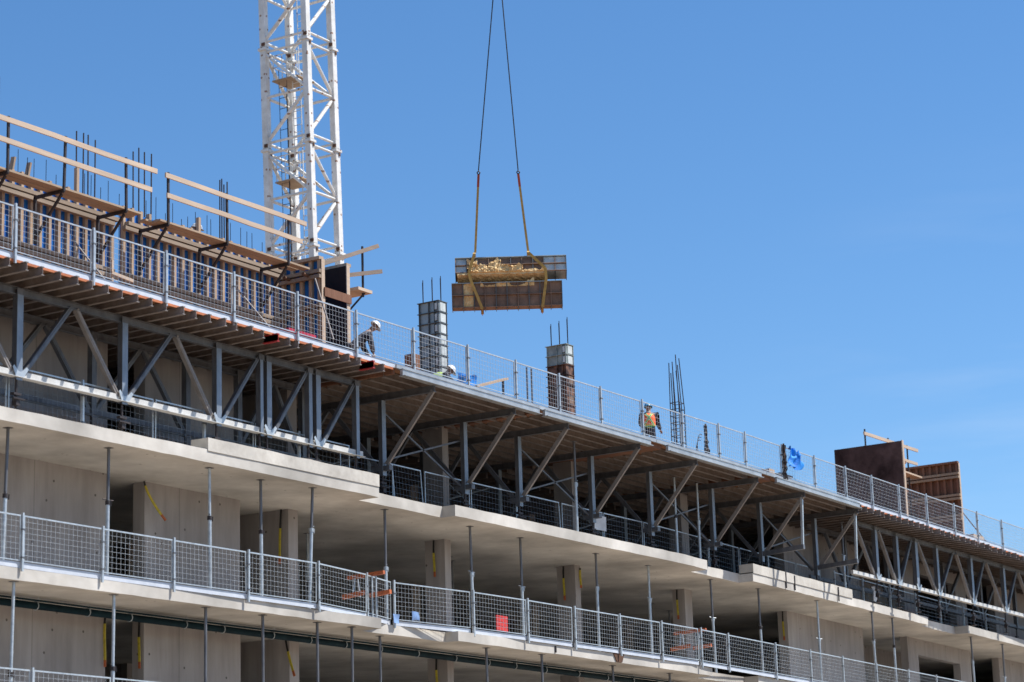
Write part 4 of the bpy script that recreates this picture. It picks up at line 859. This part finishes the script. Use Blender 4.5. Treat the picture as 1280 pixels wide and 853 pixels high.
# ------------------------------------------------------------------ people
def skinned(name, pts, edges, m, parent, sub=2, root=0):
    me = bpy.data.meshes.new(name); me.from_pydata([p[0] for p in pts], edges, []); me.materials.append(X[m])
    o = bpy.data.objects.new(name, me); col.objects.link(o); o.parent = parent
    sm = o.modifiers.new('skin', 'SKIN'); sm.use_smooth_shade = True
    if not me.skin_vertices: bpy.context.view_layer.update()
    for i, p in enumerate(pts):
        r = p[1]; r = (r, r) if not isinstance(r, tuple) else r
        me.skin_vertices[0].data[i].radius = r; me.skin_vertices[0].data[i].use_root = (i == root)
    s2 = o.modifiers.new('sub', 'SUBSURF'); s2.levels = sub; s2.render_levels = sub
    return o
def person(label, loc, heading, J, top='jacket', hat='whitehat', vest=None, legs='jean', gloves='skin'):
    """J: joints in local metres, x forward, y left, z up"""
    t = thing('person', label, 'person', loc); t.rotation_euler[2] = heading; t['_w'] = (0, 0, 0)
    g_ = lambda k: Vector(J[k])
    hd = (g_('head') - g_('neck')).normalized(); fw = Vector(J.get('look', (1, 0, 0))).normalized()
    chain = [('pelvis', .13), ('belly', .12), ('chest', .14), ('neck', .055), ('head0', .078), ('head', .092), ('head1', .07)]
    J['head0'] = tuple(g_('neck') + hd * .09); J['head1'] = tuple(g_('head') + hd * .07)
    pts = [(J[k], r) for k, r in chain]; idx = {k: i for i, (k, r) in enumerate(chain)}; ed = [(i, i + 1) for i in range(len(chain) - 1)]
    def app(k, r, par): idx[k] = len(pts); pts.append((J[k], r)); ed.append((idx[par], idx[k]))
    J['nose'] = tuple(g_('head0') + fw * .105 + hd * .03); app('nose', .014, 'head0')
    for s in 'LR':
        app('sho' + s, .06, 'chest'); app('elb' + s, .045, 'sho' + s); app('wri' + s, .028, 'elb' + s)
        w0 = g_('wri' + s); d = (w0 - g_('elb' + s)).normalized(); sd_ = d.cross(Vector((0, 0, 1))); sd_ = sd_.normalized() if sd_.length > .1 else Vector((0, 1, 0)); nn = sd_.cross(d)
        J['palm' + s] = tuple(w0 + d * .07); app('palm' + s, (.036, .02), 'wri' + s)
        for q, (off, ln) in enumerate(((-.03, .075), (-.01, .088), (.01, .082), (.028, .065))):
            J['f%s%d' % (s, q)] = tuple(w0 + d * (.07 + ln * .6) + sd_ * off); app('f%s%d' % (s, q), .009, 'palm' + s)
            J['g%s%d' % (s, q)] = tuple(w0 + d * (.07 + ln * .95) + sd_ * off - nn * .02); app('g%s%d' % (s, q), .008, 'f%s%d' % (s, q))
        J['th' + s] = tuple(w0 + d * .06 - sd_ * .06); app('th' + s, .010, 'palm' + s)
        app('hip' + s, .085, 'pelvis'); app('kne' + s, .06, 'hip' + s); app('ank' + s, .04, 'kne' + s); app('toe' + s, .035, 'ank' + s)
    skinned('body', pts, ed, 'skin', t, 1)
    def sub(name, keys, par, m, root=0):
        ids = {k: i for i, (k, r) in enumerate(keys)}
        skinned(name, [(J[k], r) for k, r in keys], [(ids[par[k]], ids[k]) for k, r in keys if k in par], m, t, 2)
    for s in 'LR':
        J['cuf' + s] = tuple(g_('wri' + s) * .94 + g_('elb' + s) * .06); J['hem' + s] = tuple(g_('ank' + s) * .9 + g_('kne' + s) * .1)
    J['coll'] = tuple(g_('chest') * .3 + g_('neck') * .7)
    sub('jacket', [('pelvis', (.165, .14)), ('belly', (.16, .135)), ('chest', (.185, .15)), ('coll', .085), ('shoL', .095), ('elbL', .078), ('cufL', .056), ('shoR', .095), ('elbR', .078), ('cufR', .056)],
        {'belly': 'pelvis', 'chest': 'belly', 'coll': 'chest', 'shoL': 'chest', 'elbL': 'shoL', 'cufL': 'elbL', 'shoR': 'chest', 'elbR': 'shoR', 'cufR': 'elbR'}, top)
    sub('trousers', [('pelvis', (.15, .13)), ('hipL', .105), ('kneL', .08), ('hemL', .065), ('hipR', .105), ('kneR', .08), ('hemR', .065)],
        {'hipL': 'pelvis', 'kneL': 'hipL', 'hemL': 'kneL', 'hipR': 'pelvis', 'kneR': 'hipR', 'hemR': 'kneR'}, legs)
    for s in 'LR': sub('boot', [('ank' + s, .062), ('toe' + s, .05)], {'toe' + s: 'ank' + s}, 'boot')
    if vest: sub('vest', [('pelvis', (.25, .22)), ('belly', (.25, .22)), ('chest', (.27, .235)), ('coll', .10)], {'belly': 'pelvis', 'chest': 'belly', 'coll': 'chest'}, vest)
    if gloves != 'skin':
        for s in 'LR': sub('glove', [('wri' + s, .04), ('palm' + s, (.048, .036)), ('f%s1' % s, .034)], {'palm' + s: 'wri' + s, 'f%s1' % s: 'palm' + s}, gloves)
    # helmet
    m = MB(I); n, rings = 20, 7; c = g_('head') + hd * .035; sdv = hd.cross(fw).normalized(); ff = sdv.cross(hd)
    V = []; Fc = []
    for i in range(rings + 1):
        a = math.pi / 2 * i / rings
        for k in range(n):
            b = 2 * math.pi * k / n; rr = math.cos(a)
            V.append(tuple(c + ff * (.138 * rr * math.cos(b)) + sdv * (.118 * rr * math.sin(b)) + hd * (.125 * math.sin(a))))
    for i in range(rings):
        for k in range(n): Fc.append((i * n + k, i * n + (k + 1) % n, (i + 1) * n + (k + 1) % n, (i + 1) * n + k))
    o_ = len(V)
    for k in range(n):
        b = 2 * math.pi * k / n; ex = .05 * max(0, math.cos(b)) ** 2 + .012
        V.append(tuple(c + ff * ((.138 + ex) * math.cos(b)) + sdv * ((.118 + .012) * math.sin(b)) - hd * .015))
    for k in range(n): Fc.append((k, o_ + k, o_ + (k + 1) % n, (k + 1) % n))
    m.add(V, Fc); h = m.build('hard_hat', hat, t, smooth=True)
    return t
# bending worker at the deck edge (faces right along the facade, leaning over)
hd1 = math.atan2(-.45, .9)
person('worker in dark camouflage and white hard hat bending over behind the deck fence', D(48.75, 1.15, ZD), hd1,
       dict(pelvis=(-.12, 0, .86), belly=(.06, 0, 1.02), chest=(.28, 0, 1.22), neck=(.44, 0, 1.38), head=(.56, 0, 1.50), look=(.75, -.1, -.65), shoL=(.30, .19, 1.24), shoR=(.30, -.19, 1.22), elbL=(.34, .24, .96), elbR=(.32, -.27, .94), wriL=(.44, .12, .76), wriR=(.44, -.14, .74), hipL=(-.14, .1, .84), hipR=(-.14, -.1, .84), kneL=(.14, .14, .48), kneR=(.05, -.13, .46), ankL=(-.12, .15, .09), ankR=(-.2, -.13, .09), toeL=(.08, .16, .05), toeR=(0, -.13, .05)),
       gloves='glove')
person('standing worker seen from behind in orange vest with yellow green stripes and blue hard hat', D(63.35, 1.0, ZD), math.atan2(.55, .85),
       dict(pelvis=(0, 0, .94), belly=(0, 0, 1.1), chest=(.01, 0, 1.34), neck=(.02, 0, 1.50), head=(.05, 0, 1.63), look=(1, -.3, -.1), shoL=(.01, .22, 1.40), shoR=(.01, -.22, 1.40), elbL=(.12, .25, 1.13), elbR=(.10, -.28, 1.13), wriL=(.33, .10, 1.06), wriR=(.28, -.36, .98), hipL=(0, .1, .9), hipR=(0, -.1, .9), kneL=(.03, .13, .48), kneR=(.02, -.13, .48), ankL=(-.02, .15, .09), ankR=(-.02, -.15, .09), toeL=(.17, .17, .05), toeR=(.17, -.17, .05)),
       top='navy', hat='bluehat', vest='vest', legs='navy')
person('kneeling worker in lime vest and white hard hat, low beside the grey column form', D(51.95, .95, ZD), math.atan2(-.5, .8),
       dict(pelvis=(-.15, 0, .42), belly=(.0, 0, .50), chest=(.22, 0, .62), neck=(.36, 0, .74), head=(.46, 0, .84), look=(.8, 0, -.6), shoL=(.24, .19, .66), shoR=(.24, -.19, .66), elbL=(.42, .22, .48), elbR=(.42, -.22, .48), wriL=(.55, .1, .30), wriR=(.55, -.1, .30), hipL=(-.15, .1, .4), hipR=(-.15, -.1, .4), kneL=(.25, .14, .12), kneR=(.3, -.14, .42), ankL=(-.2, .14, .08), ankR=(.2, -.14, .09), toeL=(-.36, .14, .05), toeR=(.38, -.14, .05)),
       top='jacket', hat='whitehat', vest='limevest')
pf = thing('scaffold_platform', 'narrow plank platform on posts behind the left wall forms', 'platform', D(43, 3.3, ZD))
MB(D).box((43.2, 3.0, 15.3), (46.2, 3.7, 15.349)).build('planks', 'plank', pf)
for u in (43.3, 46.1):
    for v in (3.05, 3.65): MB(D).tube((u, v, ZD + .01), (u, v, 15.3), .025).build('leg', 'dark', pf)
person('worker behind the left wall form, only the white hard hat showing over the walkway', D(44.95, 3.3, 15.35), math.atan2(-.6, .6),
       dict(pelvis=(0, 0, .94), belly=(0, 0, 1.1), chest=(.03, 0, 1.34), neck=(.06, 0, 1.50), head=(.1, 0, 1.63), look=(1, 0, -.3), shoL=(.03, .20, 1.40), shoR=(.03, -.20, 1.40), elbL=(.12, .25, 1.15), elbR=(.12, -.25, 1.15), wriL=(.34, .14, 1.1), wriR=(.34, -.14, 1.1), hipL=(0, .1, .9), hipR=(0, -.1, .9), kneL=(.03, .12, .48), kneR=(.02, -.12, .48), ankL=(-.02, .13, .09), ankR=(-.02, -.13, .09), toeL=(.17, .14, .05), toeR=(.17, -.14, .05)))

# fix the parenting offsets: parts were built relative to their thing's base
for o in list(col.objects):
    if '_w' in o: del o['_w']
